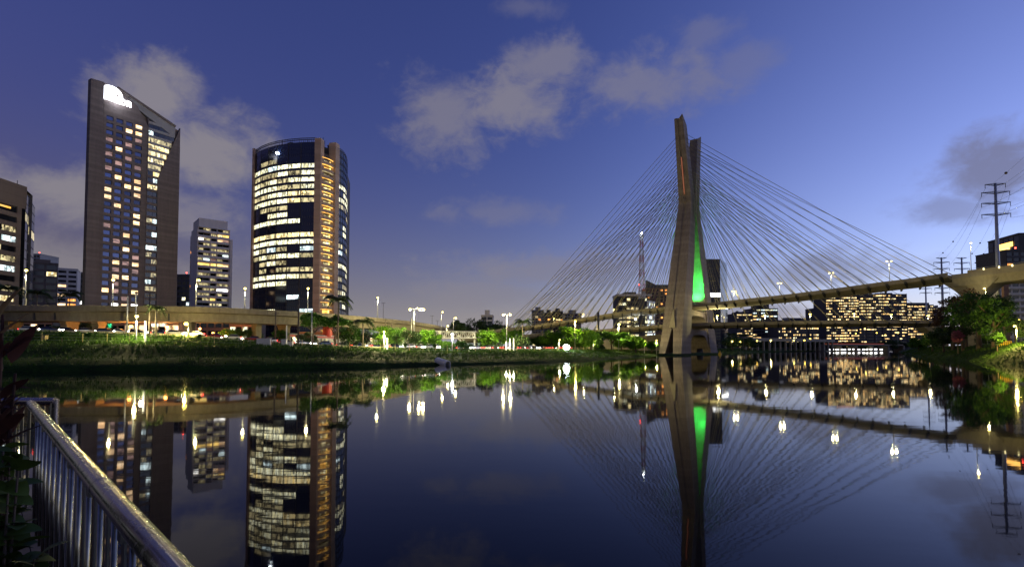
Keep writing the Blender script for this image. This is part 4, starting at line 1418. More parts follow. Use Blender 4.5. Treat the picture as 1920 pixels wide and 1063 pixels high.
# far right
g, f, zt = box_building('glass_tower', 'tall dark blue building with a lit top sign behind the approach viaduct', 1859, 1917, 447, 400, 'dark_render', 4.2, 4.5, .0, ('win_dim',), seed=51, glassm='glass_blue', ww=1.0, wh=.95, yaw=-30)
f.bar(f.W * .38, f.W * .82, z_of(1890, 462, 385) - 1.6, z_of(1890, 462, 385) + 1.6, .05, .4, 'light_band', 'sign_orange')
f.bar(f.W * .4, f.W * .72, z_of(1890, 468, 385) - 1.8, z_of(1890, 468, 385) + .6, .05, .3, 'light_band', 'win_gold')
box_building('roof_house', 'dark rooftop with red lamps behind the viaduct edge', 1893, 1945, 470, 330, 'dark_render', 3.5, 4, .1, ('win_orange',), seed=52, red=True)
g, f, zt = box_building('apartment_tower', 'white residential tower with stacked dark balconies at the right edge', 1886, 1945, 505, 260, 'pale_render', 3.0, 3.2, .12, ('win_room', 'win_warm'), seed=53, wh=.5, ww=.8, single=True)
for k in range(12):
    f.bar(2, f.W, zt - 1 - 3.0 * k - 2.7, zt - 1 - 3.0 * k - 1.7, .05, .9, 'balcony', 'pale_render')
f.bar(-.3, 2.4, 2, zt, -1, .3, 'end_pier', 'brick_render')

# ------------------------------------------------------------------ far structures over the river
col_v = tag(empty('columned_viaduct', cam_pt(1480, 560)), 'low grey viaduct on many slim columns beyond the tower', 'viaduct')
b0 = col_v.location
c0, c1 = cam_pt(1394, 520), cam_pt(1566, 640)
dv = (c1 - c0).normalized(); nv = Vector((dv.y, -dv.x, 0))
mb = MB(); mb.obox(c0 + UPV * 11 - b0, dv * (c1 - c0).length, nv * -10, UPV * 3.2)
mb.build('deck', 'deck_concrete', col_v)
for k in range(18):
    q = c0 + (c1 - c0) * ((k + .4) / 18)
    mb = MB(); mb.obox(q + UPV * 1 - b0, dv * 1.6, nv * -1.6, UPV * 10)
    mb.build('column', 'deck_concrete', col_v)
low_b = tag(empty('low_bridge', cam_pt(1615, 650)), 'low road bridge closing the river with white lights beneath', 'bridge')
b0 = low_b.location
c0, c1 = cam_pt(1545, 640), cam_pt(1694, 662)
dv = (c1 - c0).normalized(); nv = Vector((dv.y, -dv.x, 0)); L = (c1 - c0).length
mb = MB(); mb.obox(c0 + UPV * 6.6 - b0, dv * L, nv * -14, UPV * 1.9)
mb.build('deck', 'deck_concrete', low_b)
mb = MB(); mb.obox(c0 + UPV * 8.6 - b0 + nv * .1, dv * (L * .75), nv * -.3, UPV * .6)
mb.build('red_glow_rail', 'glow_red', low_b)
for k in range(6):
    q = c0 + (c1 - c0) * (k / 5.0)
    mb = MB(); mb.obox(q + UPV * 0 - b0, dv * 2, nv * -14, UPV * 6.59)
    mb.build('pier', 'deck_concrete', low_b)
for k in range(13):
    q = c0 + (c1 - c0) * (.03 + .66 * k / 12.0 + rw.uniform(-.015, .015))
    mb = MB(); wd = rw.uniform(2.0, 4.2)
    mb.obox(q + UPV * (1.3 + rw.uniform(0, .4)) - b0 + nv * .4, dv * wd, nv * -.3, UPV * 1.3)
    mb.build('light_panel', 'win_bright', low_b)

P0, P1 = cam_pt(1092, 300), cam_pt(1240, 322)
rwall = tag(empty('ramp_wall', P0), 'pale concrete ramp wall behind the trees left of the bridge tower', 'wall')
f = Face(rwall, P0, P1)
mb = MB(); mb.prism([f.lp(0, 2.4), f.lp(f.W, 2.4), f.lp(f.W, z_of(1240, 627, 322)), f.lp(f.W * .35, z_of(1140, 634, 308)), f.lp(0, z_of(1092, 641, 300))], f.n * -1.2); mb.build('wall', 'deck_concrete', rwall)
for k in range(1, 12):
    f.bar(f.W * k / 12 - .12, f.W * k / 12 + .12, 2.4, z_of(1092, 641, 300) - .3 + (z_of(1240, 627, 322) - z_of(1092, 641, 300)) * max(0, k / 12 - .05), .0, .12, 'wall_rib', 'deck_concrete')

# ------------------------------------------------------------------ lattice mast
lt_c = cam_pt(1204.5, 440)
lat = tag(empty('lattice_mast', (lt_c.x, lt_c.y, 0)), 'red and white lattice communications mast on the pale framed office', 'mast')
zb0, zt0 = z_of(1204, 560, 440), z_of(1204, 439, 440)
N = 18
def lw(u): return 2.3 * (1 - u) + .9 * u
for k in range(N):
    u0, u1 = k / N, (k + 1) / N
    za, zb_ = zb0 + (zt0 - zb0) * u0, zb0 + (zt0 - zb0) * u1
    mb = MB(); ca = [(sx * lw(u0), sy * lw(u0), za) for sx, sy in ((-1, -1), (1, -1), (1, 1), (-1, 1))]
    cb = [(sx * lw(u1), sy * lw(u1), zb_) for sx, sy in ((-1, -1), (1, -1), (1, 1), (-1, 1))]
    for i in range(4):
        j = (i + 1) % 4
        mb.tube([ca[i], cb[i]], .16, 4)
        mb.tube([ca[i], cb[j]], .09, 4)
        mb.tube([ca[j], cb[i]], .09, 4)
        mb.tube([cb[i], cb[j]], .09, 4)
    mb.build('lattice_section', 'red_paint' if (k // 2) % 2 == 1 else 'white_paint', lat)
mb = MB(); mb.obox((-2, -2, 2), (4, 0, 0), (0, 4, 0), (0, 0, zb0 - 1.9)); mb.build('mast_base', 'dark_render', lat)
mb = MB(); mb.ball((0, -1, zt0 + .5), .6, 8, 6); mb.build('top_light', 'bulb_white', lat)
mb = MB(); mb.ball((-2.6, -1, z_of(1198, 534, 440)), .55, 8, 6); mb.build('warning_light', 'bulb_red', lat)
for k in range(5):
    mb = MB(); z = zt0 - 3 - k * 3.1; mb.tube([(-1.6 if k % 2 else 1.4, -1.3, z), (-1.6 if k % 2 else 1.4, -1.3, z + 1.6)], .35, 6)
    mb.build('antenna', 'galvanised', lat)

# ------------------------------------------------------------------ power pylons and lines
def pylon(px, Y, ytop, arms, label, half, zb=2.0):
    q = cam_pt(px, Y)
    q.x = X_at(px, Y, z_of(px, ytop, Y))
    root = tag(empty('power_pylon', (q.x, q.y, 0)), label, 'pylon')
    zt = z_of(px, ytop, Y)
    mb = MB(); mb.tube([(0, 0, zb), (0, 0, zt * .5), (0, 0, zt + .3)], [.95, .75, .45], 10)
    mb.build('pole', 'galvanised', root, smooth=True)
    tips = []
    for ya, hw in arms:
        z = z_of(px, ya, Y)
        mb = MB()
        mb.tube([(-hw, hw * .25, z + .15), (0, 0, z - .5), (hw, -hw * .25, z + .15)], [.12, .3, .12], 5)
        mb.tube([(-hw, hw * .25, z + .2), (0, 0, z + .35), (hw, -hw * .25, z + .2)], [.08, .16, .08], 4)
        mb.build('cross_arm', 'dark_metal', root)
        for sx in (-1, 1):
            if hw > half:
                mb = MB(); mb.tube([(sx * hw * .97, -sx * hw * .24, z), (sx * hw * .97, -sx * hw * .24, z - 1.5)], .12, 5)
                mb.build('insulator', 'dark_metal', root)
            tips.append(Vector((q.x + sx * hw * .97, q.y - sx * hw * .24, z - (1.6 if hw > half else 0))))
    return tips
t1 = pylon(1866, 222, 345, [(346, 3.6), (361, 5.0), (381, 5.1), (402, 5.1)], 'tall steel power pylon with four cross arms rising behind the viaduct', 3.3)
t2 = pylon(1765, 350, 484, [(484, 3.0), (492, 4.4), (504, 4.4), (540, 4.2), (549, 4.2)], 'farther power pylon rising left of the pale bridge joint', 3.1)
t3 = pylon(1803, 360, 484, [(484, 3.0), (493, 4.6), (504, 4.4)], 'farther power pylon rising just right of the bridge joint', 3.1)
t4 = pylon(1735, 480, 521, [(532, 4.4), (541, 4.6), (549, 4.6)], 'most distant power pylon standing in front of the lit offices', 3.1)
def wire(a, b_, sag, label, balls=()):
    c = (Vector(a) + Vector(b_)) / 2
    root = tag(empty('power_line', c), label, 'power line', 'power lines over the right bank')
    pts = []
    for k in range(17):
        u = k / 16
        q = Vector(a).lerp(Vector(b_), u) - UPV * (sag * 4 * u * (1 - u))
        pts.append(q - c)
    mb = MB(); mb.tube(pts, .035, 4); mb.build('wire', 'dark_metal', root)
    for u in balls:
        q = Vector(a).lerp(Vector(b_), u) - UPV * (sag * 4 * u * (1 - u)) - c
        mb = MB(); mb.ball(q, .42, 8, 6); mb.build('marker_ball', 'ball_dark', root, smooth=True)
ends = [at(2150, 60 + 34 * k, 60) for k in range(8)]
for k in range(8):
    wire(t1[k], ends[k], 1.5, '%s thin power line from the tall pylon out of the top right corner' % ORD[k], (.35,) if k in (0,) else ())
for k in range(6):
    tgt = (t2 if k % 2 == 0 else t3)[k]
    wire(t1[k], tgt, 4 + k, '%s thin sagging power line between the tall pylon and the farther pylons' % ORD[k], (.55, .8) if k in (0, 1, 3) else ((.3,) if k == 5 else ()))
wire(t2[2], t4[0], 6, 'distant power line running to the farthest pylon')

# ------------------------------------------------------------------ street lamps
COLW = {'bulb_warm': (1.0, .86, .38), 'bulb_yellow': (1.0, .76, .2), 'bulb_sodium': (1.0, .36, .07), 'bulb_white': (.85, .95, 1.0)}
BULBS = {}
def bulb(parent, loc, r, matname):
    key = (round(r, 2), matname)
    if key not in BULBS:
        mb = MB(); mb.ball((0, 0, 0), r, 10, 7, .8); BULBS[key] = mb.mesh('bulb', matname, True)
    return put('bulb', BULBS[key], parent, loc)
def lamp(base, ztop, label, heads=((0.9, 0),), m='bulb_warm', power=1500, r=.34, group=None, pole='galvanised', name='street_lamp', pr=.11):
    """heads: (reach along x, along y) of each arm from the pole; lamps hang just under the arm end"""
    root = tag(empty(name, base), label, 'street lamp', group)
    h = ztop - base[2]
    mb = MB(); mb.tube([(0, 0, -.3), (0, 0, h * .5), (0, 0, h + .25)], [pr * 1.25, pr, pr * .7], 8)
    mb.build('pole', pole, root, smooth=True)
    for (ax, ay) in heads:
        if abs(ax) + abs(ay) > .05:
            mb = MB(); mb.tube([(0, 0, h + .05), (ax * .5, ay * .5, h + r * .8), (ax, ay, h + r * .75 + .1)], pr * .6, 6)
            mb.build('arm', pole, root)
        mb = MB()
        mb.prism([(ax - .24, ay - .14, h + r * .75), (ax + .24, ay - .14, h + r * .75), (ax + .24, ay + .14, h + r * .75), (ax - .24, ay + .14, h + r * .75)], (0, 0, .16))
        mb.build('lamp_head', 'dark_metal', root)
        bulb(root, (ax, ay, h), r, m)
        if power:
            point_light(root, (ax, ay - .1, h - r - .9), power / len(heads), COLW[m], .25)
    return root

# lamps on the elevated road
vl = [(47, 507, 1500), (211, 525, 1100), (367, 525, 1500), (459, 541, 1100), (577, 541, 1500), (708, 558, 2200)]
for i, (px, y, pw) in enumerate(vl):
    p_, d, r = via_at(px, VW - .6)
    px_x = X_at(px, p_.y, 15)
    b_ = Vector((px_x, p_.y, 13.7))
    lamp(b_, z_of(px, y, p_.y), '%s lamp post from the left standing on the elevated road' % ORD[i], ((0.0, .0),) if i != 2 else ((.5, .3),), power=pw, r=.34, group='lamps on the elevated road')
for i, (px, y, D_) in enumerate(((827, 585, 250), (850, 596, 235), (837, 611, 240))):
    lamp((X_at(px, D_), D_, 3.0), z_of(px, y, D_), ['tall lamp post beside the end of the elevated road', 'twin headed lamp post right of the elevated road end', 'low lamp at the tail of the elevated road'][i], ((.6, 0),) if i != 1 else ((.9, 0), (1.0, .6)), power=700, r=.4)
for i, px in enumerate((718, 810, 820)):
    D_ = 240 + 12 * i
    root = tag(empty('mast_pole', (X_at(px, D_), D_, 3)), '%s thin unlit pole behind the elevated road' % ORD[i], 'pole', 'unlit poles behind the elevated road')
    zt = z_of(px, (568, 592, 601)[i], D_) - 3
    mb = MB(); mb.tube([(0, 0, 0), (0, 0, zt)], [.14, .08], 6); mb.tube([(-.9, 0, zt), (.9, 0, zt)], .07, 5); mb.build('pole', 'dark_metal', root)

# lamps in the park and on the roads of the far bank: px, ytop, inland metres, heads, colour, power, bulb radius, label
gl = [
    (255, 593, 27, ((0, 0),), 'bulb_warm', 3000, .36, 'brightest park lamp post on the left bank below the elevated road'),
    (241, 612, 60, ((0.5, 0),), 'bulb_sodium', 900, .45, 'orange sodium lamp just left of the brightest park lamp'),
    (310, 613, 62, ((0.4, 0),), 'bulb_sodium', 900, .45, 'orange sodium lamp halfway to the pale pier'),
    (353, 607, 33, ((-.6, 0),), 'bulb_yellow', 1300, .5, 'large yellow street lamp in front of the pale viaduct pier'),
    (372, 616, 75, ((.3, 0),), 'bulb_sodium', 700, .35, 'small orange lamp right of the pale viaduct pier'),
    (397, 625, 78, ((.3, 0),), 'bulb_sodium', 700, .4, 'orange lamp under the elevated road left of the burning bright trees'),
    (403, 629, 70, ((.3, 0),), 'bulb_sodium', 600, .35, 'lower orange lamp under the elevated road'),
    (420, 622, 88, ((.3, 0),), 'bulb_sodium', 5000, .3, 'orange lamp among the orange lit trees'),
    (720, 622, 27, ((0, 0),), 'bulb_warm', 3800, .28, 'slim lit park post inside the bright green tree'),
    (848, 627, 26, ((0, 0),), 'bulb_white', 700, .25, 'slim white park post under the white footbridge'),
    (950, 590, 38, ((1.4, 0), (-1.3, 0)), 'bulb_warm', 11000, .45, 'tall double lamp left of the stay cables'),
    (1048, 637, 27, ((.35, 0),), 'bulb_warm', 700, .27, 'small park lamp left of the white flood light'),
    (1112, 639, 28, ((.4, 0),), 'bulb_warm', 700, .25, 'small park lamp right of the white flood light'),
    (1078, 602, 38, ((0.3, 0),), 'bulb_yellow', 6500, .6, 'big yellow street lamp above the bright umbrella tree'),
    (1160, 608, 42, ((0.2, 0),), 'bulb_warm', 4200, .7, 'big bright street lamp left of the bridge tower'),
    (1208, 639, 24, ((.1, 0),), 'bulb_warm', 700, .42, 'small lamp near the foot of the bridge tower'),
    (1231, 638, 24, ((.1, 0),), 'bulb_warm', 400, .36, 'lamp standing at the left foot of the bridge tower'),
]
for px, y, d, hd, m_, pw, r_, lb in gl:
    b_ = spot(px, d)
    lamp(b_, z_of(px, y, b_.y), lb, hd, m_, pw * (1.9 if px > 600 else 1.5), r_, pole='white_paint' if d < 30 else 'galvanised')
# tall double street lamp with bright heads
b_ = spot(776, 45)
lamp(b_, z_of(776, 580, b_.y), 'tall street lamp with bright twin heads right of the curving road', ((1.7, 0), (2.9, .8), (-1.3, 0)), 'bulb_warm', 13000, .45)
# light columns
def light_column(px, ytop, d, label, w_=.16):
    b_ = spot(px, d)
    h = z_of(px, ytop, b_.y) - b_.z
    root = tag(empty('light_column', b_), label, 'light column')
    mb = MB(); mb.tube([(0, 0, -.2), (0, 0, h)], w_, 8); mb.build('column', 'white_paint', root)
    mb = MB(); mb.tube([(0, -w_ - .02, .8), (0, -w_ - .02, h - .2)], w_ * .5, 6); mb.build('light_tube', 'bulb_column', root)
    point_light(root, (0, -1.0, h * .6), 260, (1, .85, .5), .3)

light_column(272, 602, 27, 'lit white column right of the brightest park lamp', .22)
light_column(726, 634, 27, 'lit white column right of the slim post in the bright tree', .2)
light_column(949, 640, 27, 'single lit white column under the tall double lamp')
light_column(956, 634, 26, 'first leg of the lit white column pair under the double lamp')
light_column(963, 634, 26, 'second leg of the lit white column pair under the double lamp')
# white flood light on the bank
b_ = spot(1062, 21)
fl = tag(empty('flood_light', b_), 'dazzling white flood light standing on the far bank', 'flood light')
mb = MB(); mb.tube([(0, 0, -.3), (0, 0, .8)], .1, 6); mb.box(-.75, .75, .05, .4, .75, 2.3); mb.build('stand', 'dark_metal', fl)
bulb(fl, (0, -.45, 1.65), 1.25, 'bulb_white')
point_light(fl, (0, -1.6, 1.7), 2600, (.8, .93, 1.0), .5)

# bridge lamps
for i, (px, y, D_) in enumerate(((1376, 546, 286), (1462, 531, 258), (1559, 512, 231), (1668, 490, 203))):
    cpt = min(UP_R, key=lambda q: abs(960 + 1000 * q[0] / q[1] - px - 6))
    lamp((X_at(px, cpt[1] + 2, 33), cpt[1] + 2, cpt[2]), z_of(px, y, cpt[1] + 2), '%s lamp from the tower along the upper deck' % ORD[i], ((-.8, .2), (.8, -.2)), 'bulb_warm', 1800, .34 if i else .3, 'lamps on the upper deck')
lamp((X_at(1820, 200, 40), 200, 32), z_of(1820, 456, 200), 'tall lamp on the approach viaduct right of the pylons', ((.2, .0),), 'bulb_warm', 700, .3)
for i, px in enumerate((1345, 1434, 1519, 1601, 1671, 1740)):
    cpt = min(LO_R, key=lambda q: abs(960 + 1000 * q[0] / q[1] - px))
    lamp((X_at(px, cpt[1], 22), cpt[1], cpt[2]), z_of(px, (592, 591, 589, 588, 590, 592)[i], cpt[1]), '%s lamp from the tower along the lower deck' % ORD[i], ((.3, 0), (-.3, 0)), 'bulb_warm', 5000 if i == 0 else 900, .32, 'lamps on the lower deck')
for i, (px, y) in enumerate(((1015, 610), (1038, 597), (1048, 604), (1093, 589), (1150, 580), (1191, 598))):
    cpt = min(UP_L, key=lambda q: abs(960 + 1000 * q[0] / q[1] - px))
    lamp((X_at(px, cpt[1], 22), cpt[1], cpt[2]), z_of(px, y, cpt[1]), '%s lamp from the left on the bridge ramps behind the trees' % ORD[i], ((.3, 0),), 'bulb_warm' if i != 5 else 'bulb_white', 900, .36, 'lamps on the left bridge ramps')
# small lights along the approach parapet
for i, px in enumerate((1838, 1858, 1880, 1893, 1906)):
    f_ = min(frames(AP), key=lambda f: abs(960 + 1000 * (f[0] + f[2] * W_ * 0).x / (f[0]).y - px - 20))
    c = f_[0] + f_[2] * (W_ + .1)
    root = tag(empty('parapet_light', c + UPV * .5), '%s small bulkhead light from the left on the approach parapet' % ORD[i], 'light', 'parapet lights')
    mb = MB(); mb.box(-.15, .15, -.25, .0, -.1, .6); mb.build('light_body', 'bulb_parapet' if 'bulb_parapet' in MATS else emit('bulb_parapet', (1, .85, .4), 1.2).name, root)
# low lamps beyond the tower
for i, (px, y, Y, m_) in enumerate(((1372, 640, 420, 'bulb_warm'), (1388, 641, 430, 'bulb_warm'), (1419, 639, 470, 'bulb_yellow'), (1445, 638, 480, 'bulb_warm'), (1508, 638, 540, 'bulb_yellow'), (1488, 638, 560, 'bulb_warm'), (1519, 635, 560, 'bulb_yellow'), (1605, 625, 700, 'bulb_yellow'), (1644, 624, 680, 'bulb_yellow'), (1684, 624, 640, 'bulb_yellow'), (1660, 628, 690, 'bulb_yellow'), (1622, 616, 700, 'bulb_warm'))):
    lamp((X_at(px, Y), Y, 2.5), z_of(px, y, Y), '%s distant lamp from the left along the far river banks' % ORD[i], ((.3, 0),), m_, 500 if i < 4 else 0, .75, 'distant lamps beyond the bridge')

# right bank lamps
for i, (px, y, Y, m_, pw, r_) in enumerate(((1783, 599, 235, 'bulb_yellow', 700, .3), (1852, 541, 192, 'bulb_warm', 500, .36), (1907, 611, 146, 'bulb_yellow', 11000, .28), (1915, 600, 170, 'bulb_yellow', 300, .25), (1803, 592, 225, 'bulb_yellow', 200, .25))):
    b_ = rspot(px, Y)
    lamp(b_, z_of(px, y, Y), ['yellow street lamp glimpsed left of the big dark tree', 'street lamp head above the big dark tree under the viaduct', 'street lamp right of the big tree by the yellow fence', 'faint street lamp at the right frame edge', 'second yellow lamp glimpsed behind the reddish tree'][i], ((-.5, 0),), m_, pw, r_)
# ------------------------------------------------------------------ trees
def crown_mesh(seed, matname, Rx, Hc, shape, leaf):
    """crown of radius Rx and height Hc in metres: many leaf clumps with gaps between them"""
    rnd = random.Random(seed); mb = MB()
    vol = Rx * Rx * Hc
    n_cl = int(max(16, min(70, 24 * (Hc / Rx) ** .7)))
    cr0 = Rx * (.34 if shape != 'umbrella' else .27)
    per = int(max(60, min(190, 4200 / n_cl)))
    for c in range(n_cl):
        while True:
            x, y, z = rnd.uniform(-1, 1), rnd.uniform(-1, 1), rnd.uniform(-1, 1)
            q2 = x * x + y * y + z * z
            if .15 < q2 < 1:
                break
        if shape == 'umbrella':
            z = .3 + .62 * abs(z) * (1 - .5 * (x * x + y * y)) + rnd.uniform(-.1, .1)
        elif shape == 'cone':
            z = rnd.random() * .92; k = (1 - z) * .85 + .12
            x *= k; y *= k
        else:
            z = .52 + z * .40
        cr = cr0 * rnd.uniform(.55, 1.15) * (1.0 if shape != 'cone' else 1.15 - z * .7)
        cx, cy, cz = x * (Rx - cr * .6), y * (Rx - cr * .6), z * Hc
        flat = rnd.uniform(.5, .85)
        n_l = int(per * rnd.uniform(.7, 1.3))
        for _ in range(n_l):
            a, b_ = rnd.uniform(0, 6.283), math.acos(rnd.uniform(-1, 1))
            q = cr * (.35 + .65 * rnd.random() ** .6) * rnd.choice((1, 1, 1, 1.18))
            p_ = Vector((cx + q * math.sin(b_) * math.cos(a), cy + q * math.sin(b_) * math.sin(a), cz + flat * q * math.cos(b_)))
            nrm = Vector((rnd.gauss(0, 1), rnd.gauss(0, 1), rnd.gauss(.6, 1))).normalized()
            tx = nrm.orthogonal().normalized(); ty = nrm.cross(tx)
            a2 = rnd.uniform(0, 6.283); tx, ty = tx * math.cos(a2) + ty * math.sin(a2), ty * math.cos(a2) - tx * math.sin(a2)
            s_ = leaf * rnd.uniform(.55, 1.3)
            mb.add([p_ - tx * s_, p_ - ty * s_ * .5, p_ + tx * s_, p_ + ty * s_ * .5], [(0, 1, 2, 3)])
    return mb.mesh('crown', matname)
def trunk_mesh(seed):
    """unit trunk: height 1, limbs spread into the crown"""
    rnd = random.Random(seed); mb = MB()
    mb.tube([(0, 0, -.05), (rnd.uniform(-.03, .03), rnd.uniform(-.03, .03), .3), (rnd.uniform(-.05, .05), rnd.uniform(-.05, .05), .62)], [.045, .032, .022], 7)
    for k in range(6):
        a = rnd.uniform(0, 6.283); z0 = rnd.uniform(.32, .6); L = rnd.uniform(.2, .36)
        mb.tube([(0, 0, z0), (math.cos(a) * L * .5, math.sin(a) * L * .5, z0 + .14), (math.cos(a) * L, math.sin(a) * L, z0 + .26)], [.018, .012, .006], 5)
    return mb.mesh('trunk', 'bark', True)
TR = [trunk_mesh(100 + k) for k in range(3)]
TREE_N = [0]
def tree(base, H, Wd, zc0, kind, shape, label, group, v=0, name='tree', rot=None):
    """H total height, Wd crown width, zc0 crown underside above base"""
    root = tag(empty(name, base, rot if rot is not None else rw.uniform(0, 6.28)), label, 'tree' if name == 'tree' else 'shrub', group)
    t_ = put('trunk', TR[v % 3], root); t_.scale = (min(H, Wd) * 1.0, min(H, Wd) * 1.0, H)
    TREE_N[0] += 1
    leaf = max(.16, min(.42, Wd * .028)) * (1.0 if base[1] < 260 else 1.5)
    put('crown', crown_mesh(500 + TREE_N[0], kind, Wd / 2, H - zc0, shape, leaf), root, (0, 0, zc0))
    return root
TL = [  # px, ytop, ybottom of crown, width px, inland d, kind, shape, label
    (474, 613, 642, 32, 60, 'leaf_mid', 'round', 'small round tree under the elevated road above the grey cabinet'),
    (524, 615, 646, 30, 58, 'leaf_mid', 'round', 'small loose tree between the two grey cabinets'),
    (428, 617, 640, 30, 82, 'leaf_lit', 'round', 'first orange lit tree beneath the elevated road'),
    (448, 615, 642, 26, 84, 'leaf_mid', 'round', 'second orange lit tree beneath the elevated road'),
    (95, 612, 630, 34, 66, 'leaf_mid', 'round', 'orange lit shrub tree by the leftmost viaduct pier'),
    (168, 606, 632, 60, 70, 'leaf_dark', 'round', 'dark tree in front of the green shop signs'),
    (587, 590, 613, 72, 44, 'leaf_mid', 'umbrella', 'broad tree whose top shades the left of the red pier'),
    (628, 594, 612, 58, 44, 'leaf_mid', 'umbrella', 'broad tree whose top shades the right of the red pier'),
    (577, 622, 652, 40, 52, 'leaf_dark', 'round', 'dark tree below the broad canopy left of the red pier'),
    (655, 605, 652, 48, 46, 'leaf_mid', 'round', 'dark green tree right of the tall palm'),
    (688, 616, 655, 40, 48, 'leaf_dark', 'round', 'dark tree behind the smaller arching palm'),
    (716, 609, 657, 46, 36, 'leaf_lit', 'round', 'bright yellow green tree glowing around a park post'),
    (744, 610, 655, 48, 50, 'leaf_mid', 'round', 'tree right of the bright yellow green one'),
    (771, 615, 660, 40, 40, 'leaf_dark', 'round', 'dark tree below the twin headed street lamp'),
    (803, 621, 652, 66, 46, 'leaf_lit', 'umbrella', 'bright flat topped tree left of the white footbridge'),
    (858, 598, 640, 46, 110, 'leaf_dark', 'umbrella', 'left of the big dark trees against the sky'),
    (893, 596, 640, 70, 116, 'leaf_dark', 'umbrella', 'biggest dark tree against the sky before the pale building'),
    (930, 603, 640, 46, 112, 'leaf_dark', 'round', 'right of the big dark trees against the sky'),
    (908, 615, 656, 50, 52, 'leaf_lit', 'round', 'lit green tree right of the white footbridge'),
    (934, 616, 654, 46, 56, 'leaf_lit', 'round', 'lit green tree left of the tall double lamp'),
    (967, 614, 655, 36, 66, 'leaf_lit', 'round', 'lit green tree behind the white column pair'),
    (978, 628, 660, 36, 36, 'leaf_dark', 'round', 'dark bushy tree right of the white column pair'),
    (1010, 628, 650, 50, 74, 'leaf_mid', 'round', 'tree behind the commuter train'),
    (1035, 620, 654, 44, 60, 'leaf_lit', 'round', 'tree between the train and the umbrella tree'),
    (1078, 611, 634, 76, 44, 'leaf_lit', 'umbrella', 'bright umbrella shaped tree above the white flood light'),
    (1082, 630, 657, 58, 42, 'leaf_mid', 'round', 'shaded tree below the bright umbrella tree'),
    (1108, 620, 656, 48, 44, 'leaf_lit', 'round', 'tree just right of the bright umbrella tree'),
    (1123, 618, 656, 26, 44, 'leaf_dark', 'cone', 'narrow dark conifer beside the thick black pole'),
    (1147, 618, 640, 66, 46, 'leaf_lit', 'umbrella', 'bright tree under the big lamp left of the bridge tower'),
    (1165, 626, 652, 40, 56, 'leaf_lit', 'round', 'second bright tree under the big lamp'),
    (1192, 630, 656, 40, 42, 'leaf_lit', 'round', 'low tree left of the lamp at the tower foot'),
    (1222, 640, 656, 24, 40, 'leaf_mid', 'round', 'low bushy tree against the tower foot'),
    (866, 641, 660, 40, 32, 'leaf_mid', 'round', 'low bush under the white footbridge'),
    (838, 645, 660, 30, 33, 'leaf_lit', 'round', 'low bright bush left of the footbridge stairs'),
    (1374, 630, 656, 40, 60, 'leaf_dark', 'round', 'dark tree on the bank just right of the bridge tower'),
    (1403, 634, 656, 40, 40, 'leaf_dark', 'round', 'dark tree by the first viaduct columns'),
]
for i, (px, yt, yb, wpx, d, kd, shp, lb) in enumerate(TL):
    b_ = spot(px, d)
    zt = z_of(px, yt, b_.y); zb_ = z_of(px, yb, b_.y)
    H = max(2.5, zt - b_.z)
    if px > 1300:
        b_ = Vector((X_at(px, 400 + i), 400 + i, 2.6)); H = z_of(px, yt, b_.y) - 2.6; zb_ = 3.0
    tree(b_, H, wpx * b_.y / 1000 * 1.12, max(.3, min(zb_ - b_.z, H * (.62 if shp == 'umbrella' else .45))), kd, shp, lb, 'trees along the far bank', i)
for i, px in enumerate(range(1408, 1712, 19)):
    Y = 655 + 14 * math.sin(i * 2.1) + (0 if px < 1545 else 22)
    b_ = Vector((X_at(px, Y), Y, 2.4)); H = z_of(px, 637 + (i * 5) % 7, Y) - 2.4
    tree(b_, H, (22 + (i * 7) % 9) * Y / 1000, .4, 'leaf_dark', 'round', '%s dark tree from the left in the row below the lit skyline' % ORD[i], 'trees below the skyline', i)
# right bank vegetation
TRR = [  # px, ytop, ybottom, width px, metres inland, kind, shape, label
    (1836, 541, 642, 100, 7, 'leaf_mid', 'round', 'large green tree in front of the bridge pier on the right bank'),
    (1862, 553, 646, 66, 7, 'leaf_mid', 'round', 'green tree overlapping the large one on its right'),
    (1806, 572, 648, 58, 5, 'leaf_dark', 'round', 'dark tree overlapping the large one on its left'),
    (1788, 549, 628, 66, 6, 'leaf_red', 'round', 'reddish loose tree left of the large green tree'),
    (1812, 538, 612, 56, 8, 'leaf_red', 'round', 'reddish tree top in front of the bridge pier'),
    (1770, 612, 655, 50, 4, 'leaf_dark', 'round', 'dark rounded tree at the water left of the reddish tree'),
    (1748, 624, 657, 40, 4, 'leaf_mid', 'round', 'mid green bushy tree below the lower pier'),
    (1722, 632, 656, 34, 5, 'leaf_mid', 'round', 'small tree below the haunch of the lower deck'),
    (1697, 636, 656, 34, 6, 'leaf_dark', 'round', 'small dark tree right of the low bridge lights'),
    (1674, 630, 655, 24, 10, 'leaf_lit', 'round', 'small lit tree behind the low bridge lights'),
    (1872, 545, 602, 50, 12, 'leaf_dark', 'round', 'dark tree behind the street lamp head'),
    (1905, 588, 634, 34, 14, 'leaf_dark', 'round', 'dark tree at the right frame edge below the flats'),
    (1870, 622, 648, 24, 4.5, 'leaf_mid', 'round', 'small clipped tree on the lit grass left of the yellow fence'),
    (1796, 617, 640, 20, 3, 'leaf_pink', 'round', 'small pink flowering bush in front of the dark trees'),
    (1928, 600, 640, 40, 12, 'leaf_dark', 'round', 'dark tree cut by the right frame edge'),
    (1784, 630, 656, 34, 9, 'leaf_dark', 'round', 'low dark bush added to block bright sky under the reddish tree'),  # low bushes added to darken the bright sky gaps under the crowns
    (1803, 628, 656, 36, 11, 'leaf_dark', 'round', 'low dark bush added to block bright sky behind the pink flowering bush'),
    (1826, 630, 654, 34, 12, 'leaf_dark', 'round', 'low dark bush added to block bright sky under the large green tree'),
    (1848, 628, 652, 34, 14, 'leaf_dark', 'round', 'low dark bush added to block bright sky between the two green trees'),
]
